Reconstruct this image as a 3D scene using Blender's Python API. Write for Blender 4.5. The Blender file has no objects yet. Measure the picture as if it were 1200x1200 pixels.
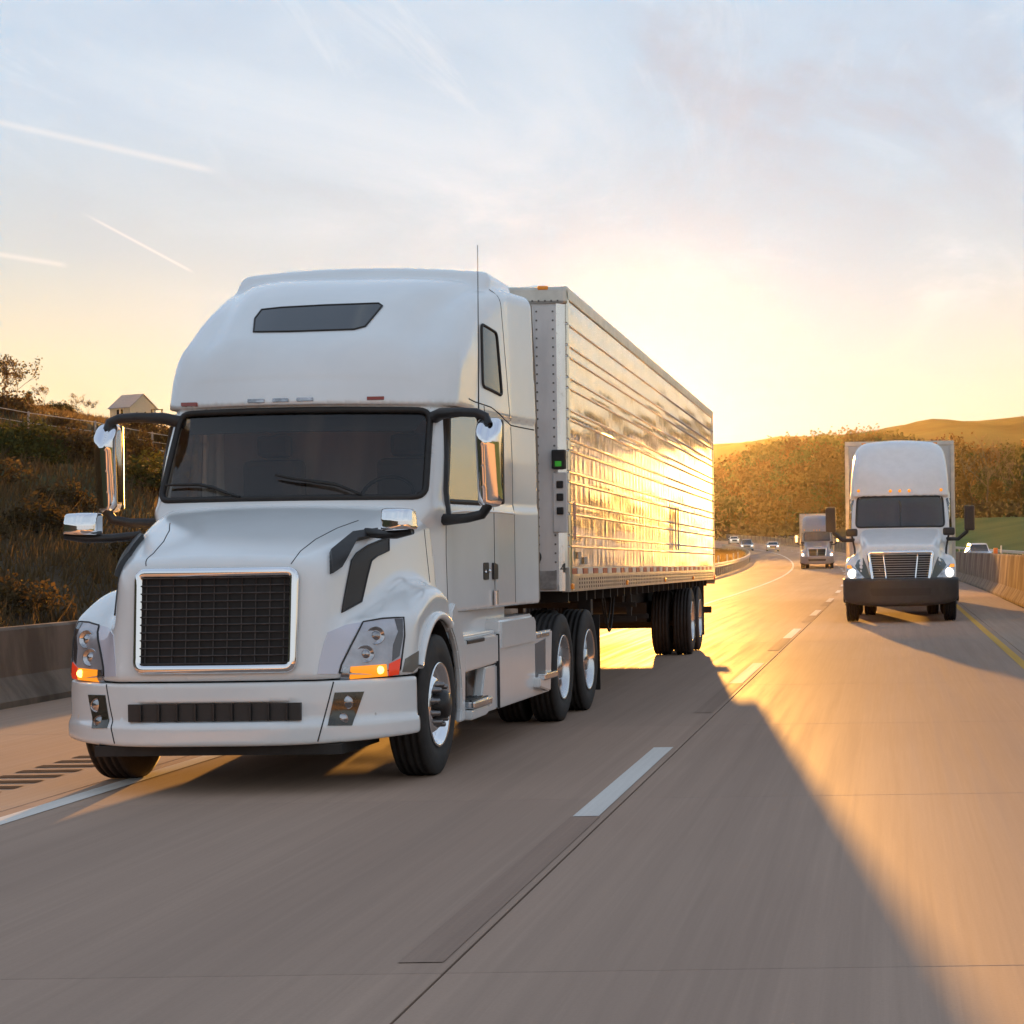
import bpy, bmesh, math, random
import numpy as np
from mathutils import Vector, Matrix

SC = bpy.context.scene
COL = SC.collection
rng = np.random.default_rng(7)
random.seed(7)
R = math.radians

# ------------------------------------------------------------------ camera
FPX, VPX, VPY, CAMH, ROLL = 2400.0, 1043.0, 641.0, 1.62, R(0.8)
cam_d = bpy.data.cameras.new('camera')
cam = bpy.data.objects.new('camera', cam_d); COL.objects.link(cam)
cam_d.sensor_width = 36.0; cam_d.lens = 36.0 * FPX / 1200.0
cam_d.shift_x = (600 - VPX) / 1200.0
cam_d.shift_y = (VPY - 600) / 1200.0
cam_d.clip_start = 0.1; cam_d.clip_end = 9000
cam.matrix_world = Matrix.Translation((0, 0, CAMH)) @ Matrix.Rotation(R(90), 4, 'X') @ Matrix.Rotation(-ROLL, 4, 'Z')
SC.camera = cam

# ------------------------------------------------------------------ light
SUN_AZ, SUN_EL = R(-6.7), R(4.3)          # azimuth from +Y (road direction), towards +X
SUN_DIR = Vector((math.sin(SUN_AZ) * math.cos(SUN_EL), math.cos(SUN_AZ) * math.cos(SUN_EL), math.sin(SUN_EL)))
sun_d = bpy.data.lights.new('sun', 'SUN'); sun_d.energy = 4.2; sun_d.angle = R(0.6); sun_d.color = (1.0, 0.46, 0.085)
sun = bpy.data.objects.new('sun', sun_d); COL.objects.link(sun)
sun.rotation_euler = (-SUN_DIR).to_track_quat('-Z', 'Y').to_euler()
sun.location = SUN_DIR * 60
SC.view_settings.view_transform = 'Standard'; SC.view_settings.look = 'None'
SC.view_settings.gamma = 1.0; SC.view_settings.use_curve_mapping = False
SC.view_settings.exposure = 3.0
SC.cycles.use_denoising = True
SC.cycles.max_bounces = 6; SC.cycles.diffuse_bounces = 3; SC.cycles.glossy_bounces = 4
SC.cycles.transmission_bounces = 5; SC.cycles.transparent_max_bounces = 8; SC.cycles.volume_bounces = 0
SC.cycles.sample_clamp_indirect = 4.0; SC.cycles.caustics_reflective = False; SC.cycles.caustics_refractive = False

# ------------------------------------------------------------------ node helper
class NT:
    def __init__(s, tree):
        s.t = tree; s.t.nodes.clear()
    def n(s, typ, ins=None, **kw):
        nd = s.t.nodes.new(typ)
        for k, v in kw.items(): setattr(nd, k, v)
        for k, v in (ins or {}).items():
            sock = nd.inputs[k]
            if isinstance(v, bpy.types.NodeSocket): s.t.links.new(v, sock)
            elif isinstance(v, bpy.types.Node): s.t.links.new(v.outputs[0], sock)
            else:
                try: sock.default_value = v
                except Exception: sock.default_value = tuple(v) + (1.0,)
        return nd
    def math(s, op, a, b=0.0, c=0.0, clamp=False):
        nd = s.n('ShaderNodeMath', {0: a, 1: b, 2: c}, operation=op, use_clamp=clamp); return nd.outputs[0]
    def vmath(s, op, a, b=None, out=0):
        ins = {0: a}
        if b is not None: ins[1] = b
        nd = s.n('ShaderNodeVectorMath', ins, operation=op); return nd.outputs[out]
    def mix(s, fac, a, b, blend='MIX'):
        nd = s.n('ShaderNodeMix', data_type='RGBA', blend_type=blend)
        for i, v in ((0, fac), (6, a), (7, b)):
            if isinstance(v, bpy.types.NodeSocket): s.t.links.new(v, nd.inputs[i])
            else: nd.inputs[i].default_value = v if i == 0 else (tuple(v) + (1.0,))[:4]
        return nd.outputs[2]
    def ramp(s, fac, stops, interp='LINEAR'):
        nd = s.n('ShaderNodeValToRGB', {0: fac}); cr = nd.color_ramp; cr.interpolation = interp
        while len(cr.elements) < len(stops): cr.elements.new(0.5)
        for e, (p, c) in zip(cr.elements, stops):
            e.position = p; e.color = (c, c, c, 1) if isinstance(c, (int, float)) else tuple(c) + (1,)
        return nd.outputs[0]
    def maprange(s, v, a, b, c=0.0, d=1.0, smooth=True):
        nd = s.n('ShaderNodeMapRange', {0: v, 1: a, 2: b, 3: c, 4: d}, interpolation_type='SMOOTHSTEP' if smooth else 'LINEAR'); return nd.outputs[0]
    def noise(s, vec, scale=5, detail=4, rough=0.5, dist=0.0, out=0):
        nd = s.n('ShaderNodeTexNoise', {'Vector': vec, 'Scale': scale, 'Detail': detail, 'Roughness': rough, 'Distortion': dist}); return nd.outputs[out]
    def scale(s, vec, sc, loc=(0, 0, 0), rot=(0, 0, 0)):
        nd = s.n('ShaderNodeMapping', {0: vec, 1: loc, 2: rot, 3: sc}); return nd.outputs[0]

# ------------------------------------------------------------------ world: evening sky with high cirrus
W = bpy.data.worlds.new('World'); SC.world = W; W.use_nodes = True
w = NT(W.node_tree)
d = w.n('ShaderNodeTexCoord').outputs['Generated']
d = w.vmath('NORMALIZE', d)
sep = w.n('ShaderNodeSeparateXYZ', {0: d})
el = w.math('MAXIMUM', sep.outputs[2], 0.0)
hor = w.vmath('NORMALIZE', w.n('ShaderNodeCombineXYZ', {0: sep.outputs[0], 1: sep.outputs[1], 2: 0.0}).outputs[0])
caz = w.vmath('DOT_PRODUCT', hor, (math.sin(SUN_AZ), math.cos(SUN_AZ), 0.0), out=1)
csun = w.vmath('DOT_PRODUCT', d, tuple(SUN_DIR), out=1)
side = w.maprange(caz, -1.0, 1.0)
warm = w.ramp(el, [(0.0, (0.95, 0.56, 0.18)), (0.045, (0.84, 0.64, 0.32)), (0.09, (0.80, 0.74, 0.53)), (0.14, (0.56, 0.67, 0.72)), (0.20, (0.49, 0.66, 0.84)), (0.30, (0.51, 0.66, 0.86)), (0.55, (0.50, 0.62, 0.80)), (1.0, (0.42, 0.54, 0.72))])
cool = w.ramp(el, [(0.0, (0.68, 0.67, 0.66)), (0.10, (0.76, 0.80, 0.82)), (0.25, (0.72, 0.80, 0.86)), (0.6, (0.56, 0.68, 0.80)), (1.0, (0.36, 0.46, 0.66))])
base = w.mix(side, cool, warm)
sky = w.n('ShaderNodeTexSky', sky_type='NISHITA', sun_disc=False, sun_elevation=SUN_EL, sun_rotation=SUN_AZ, altitude=200.0, dust_density=2.0)
base = w.mix(0.12, base, w.mix(1.0, sky.outputs[0], (0.05, 0.05, 0.05), 'MULTIPLY'))
g1 = w.math('POWER', w.math('MAXIMUM', csun, 0.0), 900.0)
g2 = w.math('POWER', w.math('MAXIMUM', csun, 0.0), 150.0)
base = w.mix(1.0, base, w.mix(1.0, (0.16, 0.10, 0.035), w.n('ShaderNodeCombineColor', {0: g1, 1: g1, 2: g1}).outputs[0], 'MULTIPLY'), 'ADD')
base = w.mix(1.0, base, w.mix(1.0, (0.05, 0.036, 0.012), w.n('ShaderNodeCombineColor', {0: g2, 1: g2, 2: g2}).outputs[0], 'MULTIPLY'), 'ADD')
base = w.mix(w.math('MULTIPLY', w.math('POWER', w.math('MAXIMUM', csun, 0.0), 45.0), 0.80), base, (0.24, 0.56, 0.82))
# cirrus laid on a plane high above: direction / elevation
iz = w.math('DIVIDE', 1.0, w.math('ADD', el, 0.06))
pl = w.vmath('MULTIPLY', d, w.n('ShaderNodeCombineXYZ', {0: iz, 1: iz, 2: 0.0}).outputs[0])
c1 = w.noise(w.scale(pl, (0.75, 0.30, 1), rot=(0, 0, R(28))), 1.6, 6, 0.62, 0.9)
c2 = w.noise(w.scale(pl, (1.3, 0.20, 1), rot=(0, 0, R(-24)), loc=(3.7, 1.2, 0)), 2.6, 6, 0.68, 1.4)
c3 = w.noise(w.scale(pl, (0.18, 0.14, 1), loc=(1.3, 0.4, 0)), 1.5, 3, 0.5)
cov = w.maprange(c3, 0.38, 0.62)
wis = w.math('MULTIPLY', w.maprange(c1, 0.46, 0.72), cov)
wis2 = w.math('MULTIPLY', w.maprange(c2, 0.50, 0.78), w.maprange(el, 0.14, 0.26))
veil_col = w.mix(w.maprange(el, 0.02, 0.16), (0.95, 0.76, 0.46), (0.70, 0.81, 0.90))
veil_col = w.mix(side, (0.74, 0.74, 0.78), veil_col)
skyc = w.mix(w.math('MULTIPLY', w.math('MAXIMUM', wis, wis2), 0.85), base, veil_col)
gap = w.math('MULTIPLY', w.maprange(c1, 0.53, 0.34), w.maprange(el, 0.11, 0.24))
skyc = w.mix(w.math('MULTIPLY', gap, 0.75), skyc, (0.42, 0.48, 0.58))
# three old contrails (tangent-plane lines in the direction the road runs)
gx = w.math('DIVIDE', sep.outputs[0], w.math('MAXIMUM', sep.outputs[1], 0.05))
gz = w.math('DIVIDE', sep.outputs[2], w.math('MAXIMUM', sep.outputs[1], 0.05))
def px2g(px, py):
    dx, dy = px - VPX, py - VPY
    return ((dx - ROLL * dy) / FPX, -(dy + ROLL * dx) / FPX)
for (a, b, wd, st) in (((92, 247), (230, 321), 0.0007, 0.5), ((-60, 130), (262, 203), 0.0017, 0.32), ((-80, 285), (84, 312), 0.0013, 0.35)):
    (ax, az), (bx, bz) = px2g(*a), px2g(*b)
    L = math.hypot(bx - ax, bz - az); tx, tz = (bx - ax) / L, (bz - az) / L
    along = w.math('ADD', w.math('MULTIPLY', w.math('SUBTRACT', gx, ax), tx), w.math('MULTIPLY', w.math('SUBTRACT', gz, az), tz))
    across = w.math('ABSOLUTE', w.math('ADD', w.math('MULTIPLY', w.math('SUBTRACT', gx, ax), -tz), w.math('MULTIPLY', w.math('SUBTRACT', gz, az), tx)))
    m = w.math('MULTIPLY', w.maprange(across, wd * 1.6, 0.0), w.math('MULTIPLY', w.maprange(along, 0.0, L * 0.25), w.maprange(along, L, L * 0.9)))
    m = w.math('MULTIPLY', m, w.math('GREATER_THAN', sep.outputs[1], 0.1))
    skyc = w.mix(w.math('MULTIPLY', m, st), skyc, (1.05, 0.98, 0.90))
gnd = w.mix(w.maprange(sep.outputs[2], 0.0, -0.05), skyc, (0.16, 0.13, 0.11))
bg = w.n('ShaderNodeBackground', {0: gnd, 1: 0.133})
W.cycles.sampling_method = 'MANUAL'; W.cycles.sample_map_resolution = 512
w.n('ShaderNodeOutputWorld', {0: bg.outputs[0]})

# ------------------------------------------------------------------ materials
MATS = {}
def mat(name, col, rough=0.5, metal=0.0, var=0.0, vscale=6.0, bump=0.0, bscale=40.0, coat=0.0, crough=0.06, emit=None, estr=0.0, stretch=(1, 1, 1), spec=0.5, rvar=0.0, col2=None):
    if name in MATS: return MATS[name]
    m = bpy.data.materials.new(name); m.use_nodes = True; t = NT(m.node_tree)
    oc = t.n('ShaderNodeTexCoord').outputs['Object']
    v = t.scale(oc, stretch)
    c = t.mix(0.0, col, col)
    if var or col2:
        nz = t.noise(v, vscale, 5, 0.6)
        dark = tuple(x * (1 - var) for x in col) if col2 is None else col2
        c = t.mix(t.maprange(nz, 0.35, 0.65), dark, col)
    ins = {'Base Color': c, 'Metallic': metal, 'Roughness': rough, 'Coat Weight': coat, 'Coat Roughness': crough, 'Specular IOR Level': spec}
    if rvar:
        ins['Roughness'] = t.maprange(t.noise(v, vscale * 0.7, 4), 0.3, 0.7, max(0.02, rough - rvar), rough + rvar)
    if emit: ins['Emission Color'] = emit; ins['Emission Strength'] = estr
    if bump:
        ins['Normal'] = t.n('ShaderNodeBump', {'Strength': bump, 'Distance': 0.02, 'Height': t.noise(v, bscale, 4)}).outputs[0]
    p = t.n('ShaderNodeBsdfPrincipled', ins)
    t.n('ShaderNodeOutputMaterial', {0: p.outputs[0]})
    MATS[name] = m; return m
def glass(name, tint, rough=0.02, ior=1.52):
    """thin pane: tinted see-through plus a mirror coat by Fresnel"""
    m = bpy.data.materials.new(name); m.use_nodes = True; t = NT(m.node_tree)
    tr = t.n('ShaderNodeBsdfTransparent', {0: tint}); gl = t.n('ShaderNodeBsdfGlossy', {0: (1, 1, 1), 'Roughness': rough})
    fr = t.math('MULTIPLY', t.n('ShaderNodeFresnel', {0: ior}).outputs[0], t.math('SUBTRACT', 1.0, t.n('ShaderNodeNewGeometry').outputs['Backfacing']))
    mx = t.n('ShaderNodeMixShader', {0: fr, 1: tr.outputs[0], 2: gl.outputs[0]})
    t.n('ShaderNodeOutputMaterial', {0: mx.outputs[0]}); MATS[name] = m; return m

# ------------------------------------------------------------------ objects
def obj(name, me, m=None, parent=None, loc=None, smooth=None):
    o = bpy.data.objects.new(name, me); COL.objects.link(o)
    if m is not None and not me.materials: me.materials.append(m)
    if parent is not None: o.parent = parent
    if loc is not None: o.location = loc
    if smooth is not None:
        me.polygons.foreach_set('use_smooth', [smooth] * len(me.polygons))
    return o
def empty(name, loc=(0, 0, 0), rz=0.0, parent=None, rx=0.0):
    o = bpy.data.objects.new(name, None); COL.objects.link(o); o.location = loc; o.rotation_euler = (rx, 0, rz)
    o.empty_display_size = 0.2
    if parent is not None: o.parent = parent
    return o
def tag(o, label, cat, group=None):
    o['label'] = label; o['category'] = cat
    if group: o['group'] = group
    return o
def struct(o, kind='structure', label=None):
    o['kind'] = kind
    if label: o['label'] = label
    return o
def meshd(name, v, f, smooth=True):
    me = bpy.data.meshes.new(name); me.from_pydata([tuple(map(float, p)) for p in v], [], [tuple(map(int, q)) for q in f])
    me.update()
    if smooth: me.polygons.foreach_set('use_smooth', [True] * len(me.polygons))
    return me
def mesh_np(name, V, F, smooth=True):
    """fast quad / tri mesh from arrays"""
    V = np.asarray(V, np.float32); F = np.asarray(F, np.int32); k = F.shape[1]
    me = bpy.data.meshes.new(name)
    me.vertices.add(len(V)); me.vertices.foreach_set('co', V.ravel())
    me.loops.add(F.size); me.loops.foreach_set('vertex_index', F.ravel())
    me.polygons.add(len(F)); me.polygons.foreach_set('loop_start', np.arange(0, F.size, k, dtype=np.int32))
    me.update(calc_edges=True); me.validate()
    if smooth: me.polygons.foreach_set('use_smooth', [True] * len(me.polygons))
    return me
def bm2me(bm, name, smooth=False):
    bmesh.ops.recalc_face_normals(bm, faces=bm.faces[:])
    me = bpy.data.meshes.new(name); bm.to_mesh(me); bm.free()
    if smooth: me.polygons.foreach_set('use_smooth', [True] * len(me.polygons))
    return me
def box_me(name, lo, hi, bev=0.0, seg=2):
    bm = bmesh.new(); lo, hi = Vector(lo), Vector(hi)
    bmesh.ops.create_cube(bm, size=1.0, matrix=Matrix.Translation((lo + hi) / 2) @ Matrix.Diagonal((*(hi - lo), 1)))
    if bev: bmesh.ops.bevel(bm, geom=bm.edges[:], offset=bev, segments=seg, affect='EDGES', profile=0.6)
    return bm2me(bm, name)
def boxes_me(name, L, bev=0.0):
    bm = bmesh.new()
    for lo, hi in L:
        lo, hi = Vector(lo), Vector(hi)
        g = bmesh.ops.create_cube(bm, size=1.0, matrix=Matrix.Translation((lo + hi) / 2) @ Matrix.Diagonal((*(hi - lo), 1)))
    if bev: bmesh.ops.bevel(bm, geom=bm.edges[:], offset=bev, segments=1, affect='EDGES')
    return bm2me(bm, name)
def prism_me(name, poly, lo, hi, axis=0, bev=0.0, seg=2):
    """poly: 2D points in the two other axes (cyclic order), extruded from lo to hi along axis"""
    bm = bmesh.new(); o = [i for i in range(3) if i != axis]
    def P(p, h):
        q = [0, 0, 0]; q[o[0]] = p[0]; q[o[1]] = p[1]; q[axis] = h; return q
    a = [bm.verts.new(P(p, lo)) for p in poly]; b = [bm.verts.new(P(p, hi)) for p in poly]
    n = len(poly); bm.faces.new(a); bm.faces.new(b[::-1])
    for i in range(n): bm.faces.new((a[i], b[i], b[(i + 1) % n], a[(i + 1) % n]))
    bmesh.ops.recalc_face_normals(bm, faces=bm.faces[:])
    if bev: bmesh.ops.bevel(bm, geom=bm.edges[:], offset=bev, segments=seg, affect='EDGES', clamp_overlap=True)
    return bm2me(bm, name)
def lathe_me(name, prof, n=40, axis=0, center=(0, 0, 0), smooth=True):
    """prof: (along-axis, radius) pairs"""
    V, F = [], []
    for k in range(n):
        a = 2 * math.pi * k / n
        for (h, r) in prof:
            p = [0, 0, 0]; p[axis] = h; p[(axis + 1) % 3] = r * math.cos(a); p[(axis + 2) % 3] = r * math.sin(a)
            V.append([p[i] + center[i] for i in range(3)])
    m = len(prof)
    for k in range(n):
        for j in range(m - 1):
            F.append((k * m + j, k * m + j + 1, ((k + 1) % n) * m + j + 1, ((k + 1) % n) * m + j))
    return meshd(name, V, F, smooth)
def tube_me(name, pts, r, n=8, closed=False, flat=None):
    pts = [Vector(p) for p in pts]; V, F = [], []; N = len(pts)
    rr = r if isinstance(r, (list, tuple)) else [r] * N
    prev = None
    for i, p in enumerate(pts):
        t = (pts[(i + 1) % N] - pts[i - 1]) if closed else (pts[min(i + 1, N - 1)] - pts[max(i - 1, 0)])
        t.normalize()
        if prev is None:
            up = Vector((0, 0, 1)) if abs(t.z) < 0.9 else Vector((0, 1, 0))
            s = t.cross(up).normalized()
        else:
            s = (prev - t * prev.dot(t)).normalized()
        prev = s; u2 = s.cross(t).normalized()
        for k in range(n):
            a = 2 * math.pi * k / n + math.pi / n
            V.append(p + (s * math.cos(a) + u2 * math.sin(a)) * rr[i])
    for i in range(N if closed else N - 1):
        j = (i + 1) % N
        for k in range(n):
            F.append((i * n + k, i * n + (k + 1) % n, j * n + (k + 1) % n, j * n + k))
    if not closed:
        F.append(tuple(range(n))); F.append(tuple((N - 1) * n + k for k in range(n - 1, -1, -1)))
    return meshd(name, V, F, True)
def copy_tree(o, parent=None):
    c = o.copy(); COL.objects.link(c); c.parent = parent
    for ch in list(o.children): copy_tree(ch, c)
    return c
def join_me(name, meshes, mats=None, smooth=None):
    """join meshes (already in the same space) into one"""
    bm = bmesh.new()
    for k, me in enumerate(meshes):
        n0 = len(bm.faces); bm.from_mesh(me); bm.faces.ensure_lookup_table()
        if mats is not None:
            for f in bm.faces[n0:]: f.material_index = mats[k]
    out = bpy.data.meshes.new(name); bm.to_mesh(out); bm.free(); return out

# ------------------------------------------------------------------ implicit surfaces
def smin(a, b, k):
    h = np.clip(0.5 + 0.5 * (b - a) / k, 0, 1); return b + (a - b) * h - k * h * (1 - h)
def smax(a, b, k): return -smin(-a, -b, k)
def sstep(a, b, x):
    t = np.clip((x - a) / (b - a), 0, 1); return t * t * (3 - 2 * t)
def grad(fn, P, e=2e-3):
    f0 = fn(P); G = np.empty_like(P)
    for i in range(3):
        Q = P.copy(); Q[:, i] += e; G[:, i] = (fn(Q) - f0) / e
    return f0, G
def normal(fn, P):
    _, G = grad(fn, P); return G / np.maximum(np.linalg.norm(G, axis=1, keepdims=True), 1e-9)
def iso(name, fn, lo, hi, res):
    """surface nets, vertices pulled onto the exact surface"""
    lo = np.array(lo, float); hi = np.array(hi, float); n = np.ceil((hi - lo) / res).astype(int) + 1
    ax = [lo[i] + res * np.arange(n[i]) for i in range(3)]
    G = np.stack(np.meshgrid(*ax, indexing='ij'), -1)
    val = fn(G.reshape(-1, 3)).reshape(n); ins = val < 0
    cnt = np.zeros(n - 1, int)
    for dx in (0, 1):
        for dy in (0, 1):
            for dz in (0, 1):
                cnt += ins[dx:n[0] - 1 + dx, dy:n[1] - 1 + dy, dz:n[2] - 1 + dz]
    act = (cnt > 0) & (cnt < 8)
    idx = -np.ones(n - 1, int); ijk = np.argwhere(act); idx[act] = np.arange(len(ijk))
    P = lo + (ijk + 0.5) * res; C0 = P.copy()
    for it in range(5):
        f, g = grad(fn, P, 1e-3)
        step = -f[:, None] * g / np.maximum((g * g).sum(1, keepdims=True), 1e-6)
        P = np.clip(P + np.clip(step, -res, res), C0 - 0.95 * res, C0 + 0.95 * res)
    F = []
    for a in range(3):
        b, c = (a + 1) % 3, (a + 2) % 3
        s0 = [slice(None)] * 3; s1 = [slice(None)] * 3; s0[a] = slice(0, -1); s1[a] = slice(1, None)
        A, B = ins[tuple(s0)], ins[tuple(s1)]
        for sgn in (0, 1):
            E = np.argwhere((A & ~B) if sgn == 0 else (~A & B))
            E = E[(E[:, b] > 0) & (E[:, c] > 0) & (E[:, b] < n[b] - 1) & (E[:, c] < n[c] - 1)]
            q = []
            for (db, dc) in ((0, 0), (-1, 0), (-1, -1), (0, -1)):
                T = E.copy(); T[:, b] += db; T[:, c] += dc; q.append(idx[T[:, 0], T[:, 1], T[:, 2]])
            q = np.stack(q, 1)
            F.append(q if sgn == 0 else q[:, ::-1])
    F = np.concatenate(F); F = F[(F >= 0).all(1)]
    return mesh_np(name, P, F, True)
def cast(fn, O, D, tmax=40.0, f=0.6, n=160):
    D = D / np.linalg.norm(D, axis=1, keepdims=True); t = np.zeros(len(O)); live = np.ones(len(O), bool)
    for _ in range(n):
        dd = fn(O + D * t[:, None]); t += np.where(live, dd * f, 0); live &= (np.abs(dd) > 2e-4) & (t < tmax)
        if not live.any(): break
    return O + D * t[:, None], t < tmax
def pip(poly, P):
    x, y = P[:, 0], P[:, 1]; inside = np.zeros(len(P), bool); n = len(poly)
    for i in range(n):
        (x1, y1), (x2, y2) = poly[i], poly[(i + 1) % n]
        c = ((y1 > y) != (y2 > y)) & (x < (x2 - x1) * (y - y1) / (y2 - y1 + 1e-12) + x1); inside ^= c
    return inside
def poly_sd(poly, x, y):
    """signed distance to a 2D polygon"""
    P = np.stack([x, y], 1); dmin = np.full(len(P), 1e9); n = len(poly)
    for i in range(n):
        a = np.array(poly[i], float); b = np.array(poly[(i + 1) % n], float); e = b - a
        t = np.clip(((P - a) @ e) / (e @ e), 0, 1); dmin = np.minimum(dmin, np.linalg.norm(P - a - t[:, None] * e, axis=1))
    return np.where(pip(poly, P), -dmin, dmin)
def rpoly(poly, r, seg=4):
    """round the corners of a polygon"""
    out = []; n = len(poly)
    for i in range(n):
        p0, p1, p2 = (np.array(poly[j % n], float) for j in (i - 1, i, i + 1))
        ri = r[i] if isinstance(r, (list, tuple)) else r
        a, b = p0 - p1, p2 - p1; la, lb = np.linalg.norm(a), np.linalg.norm(b); q = min(ri, la * 0.45, lb * 0.45)
        if q <= 0: out.append(tuple(p1)); continue
        s, e = p1 + a / la * q, p1 + b / lb * q
        for k in range(seg + 1):
            t = k / seg; out.append(tuple((1 - t) ** 2 * s + 2 * t * (1 - t) * p1 + t * t * e))
    return out
class Space:
    """local frame of a vehicle: lets photo pixels / front / side drawings be laid on its real surfaces"""
    def __init__(s, o, yaw):
        s.o, s.a = np.array(o, float), yaw; ca, sa = math.cos(yaw), math.sin(yaw)
        s.M = np.array([[ca, sa, 0], [-sa, ca, 0], [0, 0, 1.0]])      # local -> world
        s.cam = s.M.T @ (np.array([0, 0, CAMH]) - s.o)
    def rays(s, P2, mode):
        P2 = np.asarray(P2, float); n = len(P2)
        if mode == 'px':
            dx, dy = P2[:, 0] - VPX, P2[:, 1] - VPY
            D = np.stack([(dx - ROLL * dy) / FPX, np.ones(n), -(dy + ROLL * dx) / FPX], 1) @ s.M
            return np.repeat(s.cam[None], n, 0) + D * 12.2, D
        if mode == 'front': return np.stack([P2[:, 0], np.full(n, -0.6), P2[:, 1]], 1), np.tile([0, 1.0, 0], (n, 1))
        if mode == 'side': return np.stack([np.full(n, 1.9), P2[:, 0], P2[:, 1]], 1), np.tile([-1.0, 0, 0], (n, 1))
        if mode == 'top': return np.stack([P2[:, 0], P2[:, 1], np.full(n, 4.8)], 1), np.tile([0, 0, -1.0], (n, 1))
    def hit(s, P2, mode, fn, off=0.0):
        O, D = s.rays(P2, mode); P, ok = cast(fn, O, D)
        if not ok.all(): print('   cast miss', (~ok).sum(), 'of', len(ok), mode, P2[0])
        N = normal(fn, P); P = P + N * off
        if not ok.all() and ok.any():
            g = np.where(ok)[0]
            for i in np.where(~ok)[0]:
                j = g[np.argmin(((np.asarray(P2)[g] - np.asarray(P2)[i]) ** 2).sum(1))]; P[i] = P[j]; N[i] = N[j]
        return P, N
    def patch(s, name, poly, mode, fn, off=0.004, th=0.02, cells=8, mirror=False):
        """a sheet cut to poly, following the surface fn; returns mesh"""
        poly = [tuple(p) for p in poly]; A = np.array(poly); ext = (A.max(0) - A.min(0)); st = max(ext) / cells
        B = []
        for i in range(len(poly)):
            a, b = A[i], A[(i + 1) % len(poly)]; k = max(1, int(np.linalg.norm(b - a) / st + 0.5))
            B += [a + (b - a) * t / k for t in range(k)]
        bm = bmesh.new(); bm.faces.new([bm.verts.new((x, y, 0)) for x, y in B])
        for ax in (0, 1):
            m = int(ext[ax] / st)
            for j in range(1, m + 1):
                co = [0, 0, 0]; no = [0, 0, 0]; co[ax] = A.min(0)[ax] + ext[ax] * j / (m + 1); no[ax] = 1
                bmesh.ops.bisect_plane(bm, geom=bm.verts[:] + bm.edges[:] + bm.faces[:], plane_co=co, plane_no=no, dist=1e-6)
        bmesh.ops.triangulate(bm, faces=[f for f in bm.faces if len(f.verts) > 4])
        bm.verts.ensure_lookup_table()
        P2 = np.array([(v.co.x, v.co.y) for v in bm.verts]); P, N = s.hit(P2, mode, fn, off)
        if mirror: P[:, 0] *= -1; N[:, 0] *= -1
        n = len(P); bm.verts.index_update()
        faces = [[v.index for v in f.verts] for f in bm.faces]
        bnd = [(e.verts[0].index, e.verts[1].index) for e in bm.edges if len(e.link_faces) == 1]; bm.free()
        # outward side
        f0 = faces[len(faces) // 2]; nn = np.cross(P[f0[1]] - P[f0[0]], P[f0[2]] - P[f0[0]])
        if nn @ N[f0[0]] < 0: faces = [f[::-1] for f in faces]
        V = np.concatenate([P, P - N * th]); F = faces + [[i + n for i in f[::-1]] for f in faces]
        for a, b in bnd: F.append([a, b, b + n, a + n])
        me = meshd(name, V, F, False); bm = bmesh.new(); bm.from_mesh(me); bmesh.ops.recalc_face_normals(bm, faces=bm.faces[:])
        for f in bm.faces:
            f.smooth = True
        bm.to_mesh(me); bm.free()
        me.set_sharp_from_angle(angle=R(45))
        return me
    def line(s, name, pts, mode, fn, r=0.005, off=0.0, closed=False, mirror=False, n=6, step=None):
        A = [np.array(p, float) for p in pts]; B = []
        L = len(A) if closed else len(A) - 1
        tot = sum(np.linalg.norm(A[(i + 1) % len(A)] - A[i]) for i in range(L)); st = step or tot / 36
        for i in range(L):
            a, b = A[i], A[(i + 1) % len(A)]; k = max(1, int(np.linalg.norm(b - a) / st)); B += [a + (b - a) * t / k for t in range(k)]
        if not closed: B.append(A[-1])
        P, N = s.hit(np.array(B), mode, fn, off)
        if mirror: P[:, 0] *= -1
        return tube_me(name, P, r, n, closed)
def mirror_me(me, name=None):
    m = me.copy(); m.transform(Matrix.Diagonal((-1, 1, 1, 1))); m.flip_normals(); return m

# =================================================================== road and terrain
def cx(y):
    y = np.minimum(np.asarray(y, float), 560); t = np.maximum(y - 60, 0); q = np.maximum(y - 250, 0)
    return -2.1e-4 * t * t - 3e-4 * q * q
def zr(y):
    t = np.clip(np.asarray(y, float) - 100, 0, 340); return 3.2e-5 * t * t
def hnoise(x, y, s, seed=0):
    r = np.random.default_rng(seed); o = 0
    for k in range(5):
        a = r.uniform(0, 6.28); f = (1.0 + 0.5 * k) / s; ph = r.uniform(0, 6.28)
        o = o + np.sin((x * math.cos(a) + y * math.sin(a)) * f * 6.28 + ph) / (1 + 0.6 * k)
    return o / 3.0
def terr(X, Y):
    X = np.asarray(X, float); Y = np.asarray(Y, float); xp = X - cx(Y); z0 = zr(Y)
    s = np.maximum(-xp - 10.6, 0)
    bank = 0.405 * np.minimum(s, 14.8) + 0.186 * np.clip(s - 14.8, 0, 110)
    bank = bank + 0.25 * hnoise(X, Y, 9, 3) * np.clip(s / 4, 0, 1)
    fade = 1 - sstep(90, 210, Y) * (1 - sstep(20, 70, s))
    bank = bank * (0.12 + 0.88 * fade) * (1 - sstep(380, 620, Y))
    r_ = np.maximum(xp - 16.4, 0)
    fld = 0.18 * np.minimum(r_, 24) * sstep(140, 260, Y) + 0.45 * hnoise(X, Y, 60, 5) * np.clip(r_ / 12, 0, 1)
    far = sstep(380, 700, Y) * (2.0 + 1.5 * hnoise(X, Y, 300, 9))
    inside = (xp > -10.6) & (xp < 16.4)
    return np.where(inside, z0 - 0.09, z0 - 0.05 + bank + fld + far)
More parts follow.
